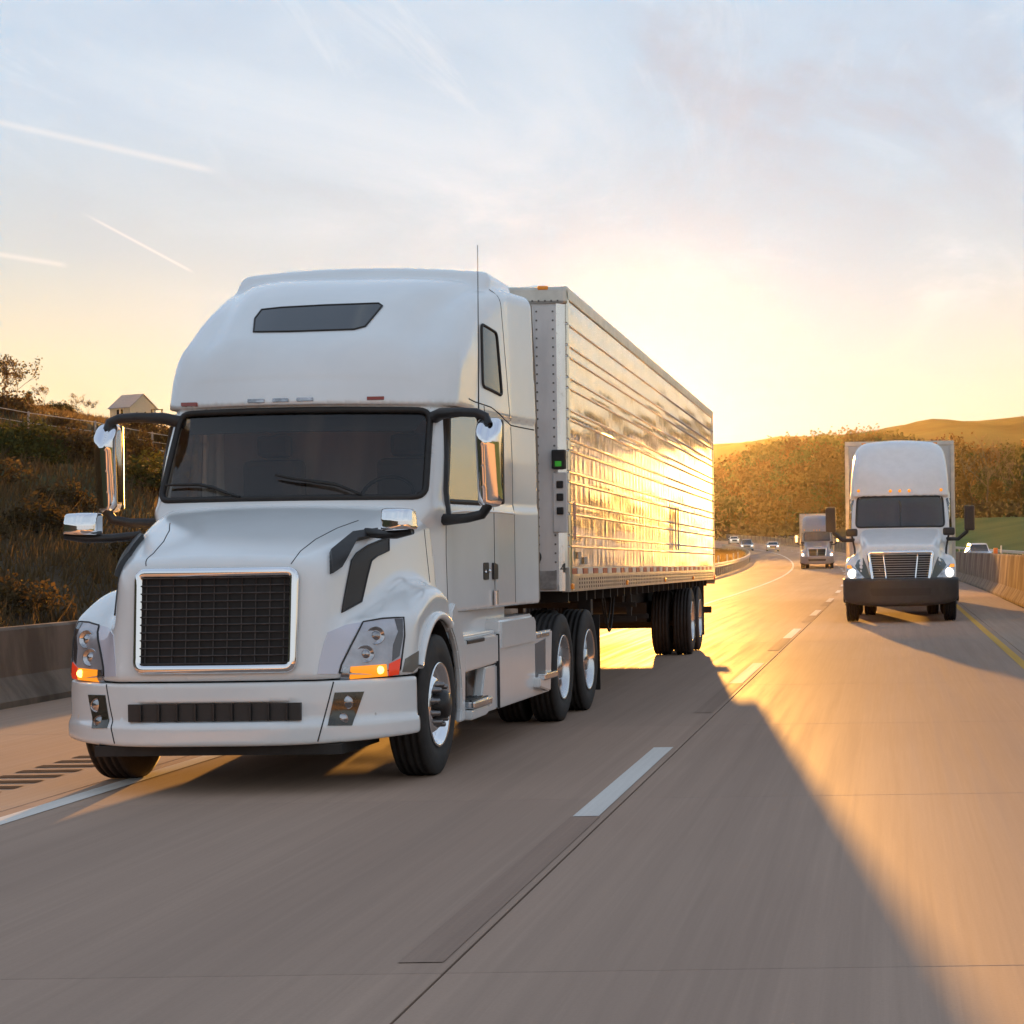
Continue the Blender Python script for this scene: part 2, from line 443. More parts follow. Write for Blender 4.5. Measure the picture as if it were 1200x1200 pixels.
yy = np.concatenate([np.arange(-60, 150, 3), np.arange(150, 520, 8), np.arange(520, 1900, 60)]).astype(float)
xx = np.concatenate([np.arange(-1600, -400, 120), np.arange(-400, -60, 12), np.arange(-60, -11, 1.5), [-10.6, -10.59, -4, 4, 16.39, 16.4], np.arange(18, 70, 3), np.arange(70, 400, 15), np.arange(400, 1601, 120)]).astype(float)
GX, GY = np.meshgrid(xx, yy, indexing='ij'); GXW = GX + cx(GY)
V = np.stack([GXW, GY, terr(GXW, GY)], -1).reshape(-1, 3)
ny = len(yy); i, j = np.meshgrid(np.arange(len(xx) - 1), np.arange(ny - 1), indexing='ij'); i = i.ravel(); j = j.ravel()
F = np.stack([i * ny + j, (i + 1) * ny + j, (i + 1) * ny + j + 1, i * ny + j + 1], 1)
def ground_mat():
    m = bpy.data.materials.new('ground'); m.use_nodes = True; t = NT(m.node_tree)
    pos = t.n('ShaderNodeNewGeometry').outputs['Position']
    sp = t.n('ShaderNodeSeparateXYZ', {0: pos})
    n1 = t.noise(pos, 0.35, 6, 0.65); n2 = t.noise(pos, 0.05, 4, 0.5); n3 = t.noise(pos, 3.0, 4, 0.6)
    dry = t.mix(t.maprange(n1, 0.35, 0.65), (0.045, 0.032, 0.020), (0.085, 0.060, 0.032))
    dry = t.mix(t.math('MULTIPLY', t.maprange(n2, 0.45, 0.62), 0.6), dry, (0.045, 0.055, 0.018))
    grn = t.mix(t.maprange(n2, 0.35, 0.7), (0.075, 0.115, 0.020), (0.12, 0.15, 0.032))
    grn = t.mix(t.math('MULTIPLY', t.maprange(n3, 0.4, 0.7), 0.3), grn, (0.10, 0.10, 0.04))
    c = t.mix(t.math('GREATER_THAN', sp.outputs[0], 1.5), dry, grn)
    p = t.n('ShaderNodeBsdfPrincipled', {'Base Color': c, 'Roughness': 0.95, 'Specular IOR Level': 0.1, 'Normal': t.n('ShaderNodeBump', {'Strength': 0.6, 'Distance': 0.3, 'Height': n1}).outputs[0]})
    t.n('ShaderNodeOutputMaterial', {0: p.outputs[0]}); return m
struct(obj('ground', mesh_np('ground', V, F), ground_mat()))

def concrete_mat(name, ca, cb, lanes=True, rough=0.60, gloss=0.075):
    m = bpy.data.materials.new(name); m.use_nodes = True; t = NT(m.node_tree)
    pos = t.n('ShaderNodeNewGeometry').outputs['Position']; sp = t.n('ShaderNodeSeparateXYZ', {0: pos})
    st = t.noise(t.scale(pos, (7.0, 0.10, 1)), 1.0, 6, 0.65)         # drag marks of traffic
    st2 = t.noise(t.scale(pos, (32.0, 0.35, 1)), 1.0, 4, 0.6)
    bl = t.noise(t.scale(pos, (0.5, 0.12, 1)), 1.0, 4, 0.55)
    gr = t.noise(pos, 55.0, 3, 0.7)
    c = t.mix(t.maprange(bl, 0.3, 0.7), ca, cb)
    c = t.mix(t.math('MULTIPLY', t.maprange(st, 0.38, 0.66), 0.30), c, tuple(x * 0.62 for x in ca))
    c = t.mix(t.math('MULTIPLY', t.maprange(st2, 0.45, 0.7), 0.16), c, tuple(x * 1.3 for x in cb))
    c = t.mix(t.math('MULTIPLY', t.maprange(gr, 0.35, 0.7), 0.14), c, tuple(x * 0.5 for x in ca))
    if lanes:
        ph = t.math('MULTIPLY', t.math('ADD', sp.outputs[0], 0.0), 2 * math.pi / 1.83)
        tr = t.math('SUBTRACT', 0.5, t.math('MULTIPLY', t.math('COSINE', ph), 0.5))
        c = t.mix(t.math('MULTIPLY', tr, 0.22), c, tuple(x * 0.6 for x in ca))
        oi = t.n('ShaderNodeObjectInfo').outputs['Random']
        c = t.mix(t.math('MULTIPLY', oi, 0.16), c, tuple(x * 0.6 for x in ca))
    rg = t.maprange(st, 0.3, 0.7, rough - 0.06, rough + 0.1)
    hgt = t.math('ADD', t.math('MULTIPLY', gr, 0.5), t.math('MULTIPLY', st2, 0.5))
    bpn = t.n('ShaderNodeBump', {'Strength': 0.25, 'Distance': 0.004, 'Height': hgt}).outputs[0]
    df = t.n('ShaderNodeBsdfDiffuse', {'Color': c, 'Roughness': 0.6, 'Normal': bpn}); gl = t.n('ShaderNodeBsdfGlossy', {'Color': (1, 0.97, 0.93), 'Roughness': rg, 'Normal': bpn})
    mx = t.n('ShaderNodeMixShader', {0: gloss, 1: df.outputs[0], 2: gl.outputs[0]})
    t.n('ShaderNodeOutputMaterial', {0: mx.outputs[0]}); MATS[name] = m; return m
M_conc = concrete_mat('road_concrete', (0.345, 0.232, 0.172), (0.395, 0.275, 0.206))
M_conc2 = concrete_mat('shoulder_concrete', (0.345, 0.24, 0.175), (0.39, 0.285, 0.215), lanes=False)
M_joint = mat('joint_filler', (0.03, 0.028, 0.027), 0.9)
M_barr = mat('barrier_concrete', (0.30, 0.255, 0.21), 0.85, spec=0.0, var=0.45, vscale=1.3, bump=0.25, bscale=30, stretch=(1, 1, 0.35))
M_white = concrete_mat('white_road_paint', (0.60, 0.57, 0.54), (0.70, 0.67, 0.63), lanes=False)
M_yellow = concrete_mat('yellow_road_paint', (0.56, 0.31, 0.04), (0.64, 0.37, 0.055), lanes=False)
M_dark = concrete_mat('worn_black_stripe', (0.28, 0.188, 0.142), (0.33, 0.23, 0.175), lanes=False, gloss=0.06)
M_galv = mat('galvanised_steel', (0.46, 0.43, 0.39), 0.45, 0.75, var=0.2, vscale=3)

def strip(name, x0, x1, y0, y1, z, m, parent=None, step=4.0, th=0.004):
    n = max(1, int((y1 - y0) / step)); ys = np.linspace(y0, y1, n + 1); c = cx(ys); zz = zr(ys) + z
    V = np.concatenate([np.stack([x0 + c, ys, zz], 1), np.stack([x1 + c, ys, zz], 1)])
    i = np.arange(n); F = np.stack([i, i + n + 1, i + n + 2, i + 1], 1)
    return obj(name, mesh_np(name, V, F, False), m, parent)
road = strip('road', -9.66, 3.42, 62.9, 560, 0.0, M_conc, None, 4.0); struct(road)
struct(strip('opposing_road', 4.15, 16.3, -40, 560, 0.0, M_conc2, None, 4.0))
strip('roadbed', -9.66, 3.42, -40, 63.0, -0.03, M_joint, road, 8.0)
cols = [(-9.62, -5.74), (-5.73, -1.752), (-1.74, 1.955), (1.965, 3.40)]
YS, DY = 2.4, 5.5
for k, (a, b) in enumerate(cols):
    me = box_me('slab', (a, 0.0035, -0.06), (b, DY - 0.0035, 0.0), 0.003, 1)
    for r_ in range(-5, 11):
        obj('slab', me, M_conc if k in (1, 2) else M_conc2, road, (0, YS + r_ * DY, 0.0))
strip('edge_line', -5.60, -5.44, -5, 420, 0.004, M_white, road)
strip('yellow_line', 1.72, 1.85, -5, 460, 0.004, M_yellow, road)
for k in range(-1, 34):
    y0 = 12.5 + 12.2 * k
    if y0 < 130: strip('contrast_stripe', -1.97, -1.79, y0 - 4.4, y0 - 0.02, 0.004, M_dark, road)
    strip('lane_dash', -1.96, -1.80, y0, y0 + 4.3, 0.004, M_white, road)
me = meshd('rumble_groove', [(-6.66, 0, 0.004), (-6.2, 0, 0.004), (-6.2, 0.17, 0.004), (-6.66, 0.17, 0.004)], [(0, 1, 2, 3)], False)
M_rum = mat('rumble_shadow', (0.10, 0.085, 0.075), 0.8, spec=0.0, var=0.3, vscale=8)
for k in range(110): obj('rumble_groove', me, M_rum, road, (0, 13.0 + 0.36 * k, 0))

# ---- concrete barriers
def sweep_profile(name, prof, ys, x0, closed_ends=True):
    """prof in (dx, z); swept along the road curve at offset x0"""
    V, F = [], []; m = len(prof)
    for y in ys:
        c, z0 = float(cx(y)) + x0, float(zr(y))
        for (dx, z) in prof: V.append((c + dx, y, z0 + z))
    for k in range(len(ys) - 1):
        for j in range(m - 1): F.append((k * m + j, k * m + j + 1, (k + 1) * m + j + 1, (k + 1) * m + j))
    if closed_ends: F.append(tuple(range(m))); F.append(tuple((len(ys) - 1) * m + j for j in range(m - 1, -1, -1)))
    return meshd(name, V, F, False)
jl = [(0.30, 0.0), (0.30, 0.07), (0.13, 0.32), (0.085, 0.83), (0.06, 0.86), (-0.08, 0.86), (-0.1, 0.83), (-0.12, 0.0)]
bl = obj('concrete_barrier', sweep_profile('barrier', jl, np.arange(2, 64.1, 2), -9.9), M_barr)
tag(bl, 'low concrete barrier wall along the shoulder below the brown bank', 'barrier')
mb = empty('median_barrier', (3.75, 40, 0)); tag(mb, 'tall pale concrete median barrier built of jointed segments', 'barrier')
SEG = 4.6
jr = [(-0.40, 0.0), (-0.40, 0.07), (-0.20, 0.36), (-0.10, 1.30), (-0.07, 1.335), (0.07, 1.335), (0.10, 1.30), (0.20, 0.36), (0.40, 0.07), (0.40, 0.0)]
bm = bmesh.new(); L = SEG - 0.025
a = [bm.verts.new((x, 0, z)) for x, z in jr]; b = [bm.verts.new((x, L, z)) for x, z in jr]
bm.faces.new(a); bm.faces.new(b[::-1])
for k in range(len(jr) - 1): bm.faces.new((a[k], b[k], b[k + 1], a[k + 1]))
bmesh.ops.recalc_face_normals(bm, faces=bm.faces[:])
bmesh.ops.bevel(bm, geom=[e for e in bm.edges if abs(e.verts[0].co.y - e.verts[1].co.y) < 1e-4], offset=0.02, segments=1, affect='EDGES')
seg_me = bm2me(bm, 'barrier_segment')
for k in range(92):
    y0 = 14 + SEG * k; y1 = y0 + SEG; p0 = Vector((float(cx(y0)) + 3.83, y0, float(zr(y0)))); p1 = Vector((float(cx(y1)) + 3.83, y1, float(zr(y1)))); dv = p1 - p0
    o = obj('segment', seg_me, M_barr, mb); o.location = p0 - Vector(mb.location) + Vector((random.uniform(-.012, .012), 0, random.uniform(-.006, .006)))
    o.rotation_euler = (math.asin(dv.z / dv.length), 0, -math.atan2(dv.x, dv.y))
# ---- W-beam guardrails
wb = [(0.0, 0.46), (0.045, 0.49), (0.075, 0.53), (0.075, 0.56), (0.02, 0.60), (0.02, 0.625), (0.075, 0.66), (0.075, 0.70), (0.045, 0.74), (0.0, 0.77), (-0.006, 0.76), (0.01, 0.61), (-0.006, 0.47), (0.0, 0.46)]
def guardrail(label, x0, y0, y1, flip, sp):
    g = empty('guardrail', (x0, y0, 0)); tag(g, label, 'guardrail')
    ys = np.arange(y0, y1 + .1, sp); pr = [((-dx if flip else dx), z) for dx, z in wb]
    me = sweep_profile('beam', pr, ys, x0, False); me.transform(Matrix.Translation((-x0, -y0, 0)))
    for p in me.polygons: p.use_smooth = True
    obj('beam', me, M_galv, g)
    s = 1 if flip else -1
    pm = boxes_me('post', [((-0.05, -0.07, -0.3), (0.05, 0.07, 0.76))], 0.006)
    for y in ys: obj('post', pm, M_galv, g, (float(cx(y)) + s * 0.085, y - y0, float(zr(y))))
guardrail('long low steel guardrail curving left beyond the big trailer', -9.72, 64.5, 330, False, 2.6)
guardrail('steel guardrail across the opposing lanes below the green field', 16.5, 70, 440, True, 4.2)

# =================================================================== big white tractor
YAW = R(2.1)
T1 = Space((-4.58, 13.77, 0), YAW)
tractor = empty('semi_truck', (-4.58, 13.77, 0), -YAW)
tag(tractor, 'big white sleeper truck with dark mesh grille in the near lane', 'truck')
M_paint = mat('white_paint', (0.80, 0.83, 0.84), 0.20, 0.0, var=0.035, vscale=2.0, coat=0.9, crough=0.16, rvar=0.04)
M_lav = mat('smooth_white_trim', (0.62, 0.63, 0.72), 0.12, 0.0, coat=1.0)
M_black = mat('black_plastic', (0.022, 0.020, 0.020), 0.42, var=0.3, vscale=20, bump=0.08, bscale=200)
M_rub = mat('black_rubber', (0.018, 0.016, 0.015), 0.6, var=0.3, vscale=12)
M_tyre = mat('tyre_rubber', (0.030, 0.027, 0.025), 0.75, var=0.35, vscale=10, bump=0.15, bscale=60)
M_chrome = mat('chrome', (0.86, 0.86, 0.88), 0.06, 1.0)
M_alu = mat('polished_aluminium', (0.70, 0.70, 0.71), 0.20, 1.0, var=0.12, vscale=5, rvar=0.08)
M_seam = mat('panel_gap', (0.03, 0.03, 0.033), 0.8)
M_glass = glass('window_glass', (0.86, 0.83, 0.80))
M_glass2 = glass('side_glass', (0.55, 0.53, 0.50), 0.01, 6.0)
M_gdark = mat('dark_tinted_glass', (0.012, 0.011, 0.012), 0.04, spec=0.7, coat=0.5)
M_amber = mat('amber_lit_lens', (0.9, 0.32, 0.02), 0.25, emit=(1.0, 0.30, 0.02), estr=0.10)
M_amber2 = mat('amber_lens', (0.75, 0.25, 0.02), 0.2, emit=(1.0, 0.30, 0.02), estr=0.015)
M_red = mat('red_lens', (0.55, 0.03, 0.015), 0.2, emit=(1.0, 0.08, 0.02), estr=0.04)
M_redoff = mat('dull_red_lens', (0.28, 0.05, 0.035), 0.25)
M_lens = mat('clear_lens', (0.55, 0.55, 0.58), 0.12, 0.9, var=0.5, vscale=14, rvar=0.08)
M_head_in = mat('lamp_housing', (0.55, 0.56, 0.61), 0.22, 0.35, var=0.35, vscale=3.0)
M_chassis = mat('dark_chassis', (0.020, 0.018, 0.017), 0.65, var=0.4, vscale=8)
M_cabin = mat('cabin_trim', (0.26, 0.24, 0.23), 0.8, var=0.2, vscale=6)
M_curtain = mat('cabin_curtain', (0.46, 0.42, 0.42), 0.9, var=0.10, vscale=2, stretch=(3, 1, 0.3))
M_beige = mat('side_gap_rubber', (0.24, 0.19, 0.14), 0.7, var=0.3, vscale=3)

# ---- hood with fenders
def f_hood(P):
    a, v, z = np.abs(P[:, 0]), P[:, 1], P[:, 2]
    front = (0.055 + 0.10 * a * a + 0.10 * (z - 0.8)) - v
    w0 = 0.61 + 0.50 * (1 - np.exp(-np.maximum(v, -0.3) / 0.55)) * 0.62 + 0.085 * v + 0.03 * sstep(1.0, 1.7, v)
    side = a - (w0 - 0.10 * (z - 1.25))
    t = v - 0.1
    top = (z - (1.585 + 0.375 * t - 0.05 * t * t - 0.09 * a * a)) * 0.95
    nose = smax(smax(side, top, 0.16), front, 0.09)
    nose = smax(nose, v - 1.80, 0.03)
    # fender
    zt = 1.13 + 0.30 * sstep(0.15, 1.25, v) - 0.16 * sstep(1.35, 1.95, v)
    ft = z - (zt - 0.55 * np.maximum(a - 0.95, 0) ** 1.5)
    fo = a - (1.225 - 0.05 * (z - 0.9) ** 2)
    ff = ((0.10 + 0.42 * (np.maximum(a - 0.5, 0) / 0.7) ** 1.7 + 0.22 * (z - 0.8)) - v) * 0.8
    fen = smax(smax(ft, fo, 0.065), ff, 0.10)
    fen = smax(fen, v - 1.65, 0.08) + 0.9 * np.maximum(0.66 - a, 0)
    d_ = smin(nose, fen, 0.075)
    d_ = smax(d_, 0.775 - z, 0.04)
    wheel = 0.62 - np.hypot(v - 1.26, z - 0.53)                 # wheel arch
    arch = np.where(a > 0.72, wheel, -1.0)
    arch = smin(wheel, (a - 0.74), 0.02)
    return smax(d_, arch, 0.012)
hood = obj('hood', iso('hood', f_hood, (-1.3, -0.05, 0.74), (1.3, 1.86, 2.15), 0.022), M_paint, tractor)
# wheel arch lips
for sgn in (1, -1):
    pts = []
    for k in range(29):
        th = R(-18 + 160 * k / 28)
        vv, zz = 1.26 + 0.635 * math.cos(math.pi - th), 0.53 + 0.635 * math.sin(math.pi - th)
        if zz < 0.79 or vv > 1.62: continue
        pts.append((vv, zz))
    P, N = T1.hit(np.array(pts), 'side', f_hood, 0.006)
    P[:, 0] *= sgn
    o = obj('arch_lip', tube_me('arch_lip', P, 0.032, 8), M_paint, hood)
# ---- bumper
def f_bump(P):
    a, v, z = np.abs(P[:, 0]), P[:, 1], P[:, 2]
    vb = 0.66 * (a / 1.285) ** 3.4 + 0.05 * np.maximum(z - 0.62, 0) + 0.06 * sstep(0.46, 0.52, z) * 0.6
    f = (vb - v) * 0.75
    o = a - (1.255 - 0.02 * sstep(0.44, 0.54, z))
    d_ = smax(f, o, 0.05)
    d_ = smax(d_, z - 0.765, 0.02); d_ = smax(d_, 0.335 + 0.05 * np.maximum(v, 0) - z, 0.03); d_ = smax(d_, v - 0.64, 0.015)
    q = np.maximum(np.abs(a) - 0.595, np.abs(z - 0.567) - 0.066)
    slot = np.maximum(q, v - 0.075)
    d_ = smax(d_, -slot, 0.008)
    inner = np.maximum(np.maximum(a - 1.16, 0.12 + vb - v), np.abs(z - 0.5) - 0.6)
    return smax(d_, -inner, 0.01)
bumper = obj('bumper', iso('bumper', f_bump, (-1.32, -0.06, 0.28), (1.32, 0.72, 0.82), 0.018), M_paint, tractor)
M_mesh = mat('dark_mesh', (0.03, 0.027, 0.026), 0.55)
obj('air_intake', box_me('air_intake', (-0.59, 0.055, 0.508), (0.59, 0.10, 0.626)), M_mesh, bumper)
bar = box_me('intake_bar', (-0.008, 0.032, 0.508), (0.008, 0.055, 0.626), 0.003, 1)
for k in range(-4, 5): obj('intake_bar', bar, M_black, bumper, (k * 0.125, 0, 0))
for s_, poly in ((1, [(226, 812), (351, 808), (300, 952), (196, 954)]),):
    pp = [(330 + x * 0.275, 600 + (y - 43) * 0.275) for x, y in poly]
    for mir in (False, True):
        fl = obj('fog_lamp', T1.patch('fog_lamp', pp, 'px', f_bump, 0.006, 0.03, 6, mir), mat('smoked_lens', (0.055, 0.05, 0.035), 0.15, 0.2, coat=0.8, var=0.4, vscale=12), bumper)
        for (cxp, cyp, r_) in ((406, 823, 0.045), (401, 843, 0.04)):
            P, N = T1.hit(np.array([[cxp, cyp]]), 'px', f_bump, 0.006); p = P[0] * (np.array([-1, 1, 1]) if mir else 1)
            obj('bulb_reflector', lathe_me('bulb_reflector', [(-0.01, 0.0), (-0.008, r_ * 0.5), (0.0, r_ * 0.9), (0.004, r_), (-0.006, r_ * 1.06)], 20, 1, p * np.array([1, 1, 1])), M_lens, fl)
for mir in (False, True):
    obj('seam', T1.line('seam', [(391, 799), (383, 830), (372.5, 869)], 'px', f_bump, 0.005, -0.001, mirror=mir), M_seam, bumper)
# tow / under tray
obj('under_tray', prism_me('under_tray', [(0.12, 0.34), (0.12, 0.27), (1.0, 0.27), (1.0, 0.36)], -0.85, 0.85, 0), M_chassis, tractor)
# ---- grille
grille = obj('grille', T1.patch('grille_back', rpoly([(-0.52, 0.865), (0.52, 0.865), (0.525, 1.50), (-0.525, 1.50)], 0.04), 'front', f_hood, 0.008, 0.01, 26), mat('radiator_black', (0.012, 0.011, 0.011), 0.7), tractor)
P_in = rpoly([(-0.527, 0.858), (0.527, 0.858), (0.532, 1.508), (-0.532, 1.508)], 0.05, 5)
fr = T1.line('grille_frame', P_in, 'front', f_hood, 0.034, 0.010, closed=True, n=10, step=0.03)
obj('frame', fr, M_chrome, grille)
M_bar = mat('grille_bar', (0.085, 0.075, 0.072), 0.35, 0.6, var=0.3, vscale=20)
for k in range(12):
    z = 0.895 + k * 0.0525
    obj('slat', T1.line('slat', [(-0.515, z), (0.515, z)], 'front', f_hood, 0.0055, 0.030, n=6, step=0.12), M_bar, grille)
for k in range(11):
    u = -0.47 + 0.094 * k
    obj('mullion', T1.line('mullion', [(u, 0.865), (u, 1.50)], 'front', f_hood, 0.0042, 0.024, n=6, step=0.12), M_bar, grille)
# ---- headlights, laid on the fender where the photograph shows them
hl = [(425.5, 729.5), (448, 725.5), (472.8, 724), (473.5, 745), (467.5, 793), (430, 797.5), (394.6, 798.5), (400, 779), (412.5, 754)]
q1 = [(384, 741), (405, 732.5), (424, 729.5), (411, 753), (398.5, 779), (393, 798.5), (371, 798.5), (374, 775), (379, 755)]
for mir in (False, True):
    h = obj('headlight', T1.patch('headlight', hl, 'px', f_hood, 0.007, 0.04, 9, mir), M_head_in, tractor)
    obj('trim', T1.patch('headlight_trim', q1, 'px', f_hood, 0.005, 0.03, 7, mir), M_lav, h)
    obj('rim', T1.line('headlight_rim', hl, 'px', f_hood, 0.006, 0.008, closed=True, mirror=mir, step=8), M_black, h)
    obj('turn_signal', T1.patch('turn_signal', [(410.5, 781.5), (452, 778.5), (453.5, 791), (409.5, 794)], 'px', f_hood, 0.013, 0.02, 5, mir), M_amber, h)
    obj('side_marker', T1.patch('side_marker', [(455.5, 778), (468.5, 771.5), (466.5, 789.5), (455, 791)], 'px', f_hood, 0.013, 0.02, 4, mir), M_red, h)
    obj('clear_strip', T1.patch('clear_strip', [(402, 782), (409.5, 781.5), (408.5, 794), (398, 795)], 'px', f_hood, 0.013, 0.02, 4, mir), M_lens, h)
    for (cxp, cyp, rr) in ((439.5, 745, 0.062), (427.5, 766.5, 0.060)):
        P, N = T1.hit(np.array([[cxp, cyp]]), 'px', f_hood, 0.010); p = P[0]; nrm = N[0] * 0.5 + np.array([0, -0.5, 0])
        if mir: p = p * np.array([-1, 1, 1]); nrm = nrm * np.array([-1, 1, 1])
        lm = lathe_me('projector', [(0.012, 0.0), (0.010, rr * 0.28), (0.002, rr * 0.48), (-0.006, rr * 0.52), (-0.004, rr * 0.62), (0.008, rr * 0.95), (0.010, rr), (-0.02, rr * 1.05)], 24, 2)
        lm.transform(Matrix.Translation(Vector(p)) @ Vector(nrm).to_track_quat('Z', 'Y').to_matrix().to_4x4())
        obj('projector', lm, M_lens, h)
    obj('housing_dark_band', T1.patch('housing_dark_band', [(462, 726), (471.5, 725.5), (471.5, 746), (467.5, 769), (459, 775), (460, 756), (466, 740)], 'px', f_hood, 0.0095, 0.02, 7, mir), mat('dark_lamp_plastic', (0.09, 0.085, 0.09), 0.15, 0.3, coat=0.8), h)  # dark plastic band at the outer top of the lamp housing
    P, N = T1.hit(np.array([[444.5, 785.5]]), 'px', f_hood, 0.014); p = P[0] * (np.array([-1, 1, 1]) if mir else 1)
    obj('bulb', lathe_me('bulb', [(-0.014, 0.0), (-0.011, 0.018), (0.0, 0.028)], 14, 1, p), mat('glowing_bulb', (1, 0.7, 0.2), 0.3, emit=(1.0, 0.62, 0.14), estr=0.5), h)
    obj('corner_trim', T1.patch('corner_trim', [(475, 772), (490, 762.5), (489.5, 789), (470, 793.5)], 'px', f_hood, 0.006, 0.02, 4, mir), mat('grey_trim', (0.16, 0.15, 0.13), 0.4, coat=0.5), h)
# ---- hood vents and seams
vent = [(455, 629.5), (455, 645), (442, 651), (434.5, 657), (430, 674), (423, 705), (400, 717.5), (405, 690), (411.5, 657), (417, 649), (430, 640)]
hm_arm = [(386, 648), (412.5, 627.5), (440, 622.5), (440, 629.5), (417, 634.5), (397, 666), (386.5, 673)]
for mir in (False, True):
    vv_ = obj('side_vent', T1.patch('side_vent', vent, 'px', f_hood, 0.006, 0.02, 12, mir), M_mesh, hood)
    obj('vent_rim', T1.line('vent_rim', vent, 'px', f_hood, 0.007, 0.006, closed=True, mirror=mir, step=6), M_black, vv_)
    obj('seam', T1.line('hood_seam', [(341, 661), (352, 646), (370, 632), (395, 619), (420, 610)], 'px', f_hood, 0.0035, 0.0, mirror=mir), M_seam, hood)
# ---- cab, sleeper and roof fairing as one body shell
WIN_F = rpoly([(-1.015, 2.045), (1.015, 2.045), (0.975, 2.725), (-0.975, 2.725)], 0.09, 5)
WIN_S = rpoly([(2.00, 2.02), (3.02, 2.02), (2.98, 2.74), (2.24, 2.74)], 0.07, 4)
def f_cab0(P):
    a, v, z = np.abs(P[:, 0]), P[:, 1], P[:, 2]
    sd = 1.065 + 0.035 * sstep(1.6, 2.1, v) + 0.11 * sstep(1.8, 3.3, v)
    sd = sd - 0.055 * np.maximum(z - 2.0, 0) * (1 - sstep(2.6, 3.8, v)) - 0.03 * np.maximum(z - 2.4, 0) + 0.012 * sstep(2.02, 1.96, z)
    sd = sd + 0.085 * np.clip((v - 3.84) / 0.62, 0, 1.2) ** 1.25
    sd = sd - 0.075 * sstep(1.98, 1.78, z) * sstep(1.98, 1.66, v)
    side = a - sd
    ws = ((1.42 + 0.55 * (z - 2.0) + 0.27 * a * a) - v) * 0.82
    lower = smax(side, ws, 0.10)
    lower = smax(lower, z - 2.86, 0.05)
    # roof fairing
    brow = ((1.775 + 0.36 * (z - 2.78) + 0.30 * a * a) - v) * 0.86
    slope = (z - (3.16 + 0.66 * (v - 2.0) - 0.13 * a * a)) * 0.80
    top = z - (3.925 + 0.02 * (v - 3.5) - 0.04 * a * a)
    rs = a - (np.maximum(sd, 1.13 - 0.05 * np.maximum(z - 3.2, 0)) + 0.01)
    upper = smax(smax(slope, top, 0.40), rs, 0.17 - 0.07 * sstep(3.1, 3.9, v))
    upper = smax(upper, brow, 0.13)
    upper = smax(upper, 2.765 - z, 0.02)
    # raised dome between the shoulders
    dm = smax((z - (3.26 + 0.72 * (v - 2.05) - 0.35 * a ** 4)) * 0.8, smax(z - 3.935, a - (0.98 + 0.1 * sstep(2.6, 4, v)), 0.14), 0.34)
    dm = smax(smax(dm, brow + 0.02, 0.1), 3.0 - z, 0.02)
    upper = smin(upper, dm, 0.05)
    rg_ = smax(smax(z - (4.045 - 0.03 * a * a), a - 1.075, 0.09), ((3.42 + 0.16 * a * a + 0.9 * (z - 3.9)) - v) * 0.74, 0.05)
    upper = smin(upper, smax(rg_, 3.4 - z, 0.02), 0.03)
    d_ = smin(lower, upper, 0.018)
    d_ = smax(d_, v - 4.47, 0.03)
    bot = 1.165 - 0.0 * v
    # cowl: keep the shell above the hood line ahead of the doors
    cowl = (1.92 - z) * sstep(1.95, 1.7, v) + (bot - z) * (1 - sstep(1.95, 1.7, v))
    d_ = smax(d_, np.where(v < 1.62, 1.70 - z, bot - z), 0.02)
    return d_
def f_cab(P):
    d_ = f_cab0(P); a, v, z = np.abs(P[:, 0]), P[:, 1], P[:, 2]
    m = (d_ < 0.12) & (d_ > -0.12) & (z > 1.9) & (z < 2.9) & (v < 3.1)
    # front part is hollow: cabin
    room = smax(d_ + 0.055, np.maximum(v - 3.25, np.maximum(1.30 - z, z - 2.74)), 0.01)
    d_ = smax(d_, -room, 0.006)
    if m.any():
        idx = np.where(m)[0]
        wf = poly_sd(WIN_F, P[idx, 0], z[idx]); wf = np.maximum(wf, v[idx] - 2.12)
        ws_ = poly_sd(WIN_S, v[idx], z[idx]); ws_ = np.maximum(ws_, 0.7 - a[idx])
        d_[idx] = smax(d_[idx], -np.minimum(wf, ws_), 0.006)
    return d_
cab = obj('cab', iso('cab', f_cab, (-1.32, 1.25, 1.12), (1.32, 4.86, 4.16), 0.026), M_paint, tractor)
# windscreen
f_in = lambda P: f_cab0(P) + 0.012
wsh = obj('windshield', T1.patch('windshield', WIN_F, 'front', f_in, 0.0, 0.006, 14), M_glass, tractor)
obj('gasket', T1.line('gasket', WIN_F, 'front', f_cab0, 0.024, 0.0, closed=True, n=8, step=0.04), M_rub, wsh)
for mir in (False, True):
    g = obj('side_window', T1.patch('side_window', WIN_S, 'side', f_in, 0.0, 0.006, 8, mir), M_glass2, tractor)
    obj('gasket', T1.line('gasket', WIN_S, 'side', f_cab0, 0.020, 0.0, closed=True, n=8, step=0.05, mirror=mir), M_rub, g)
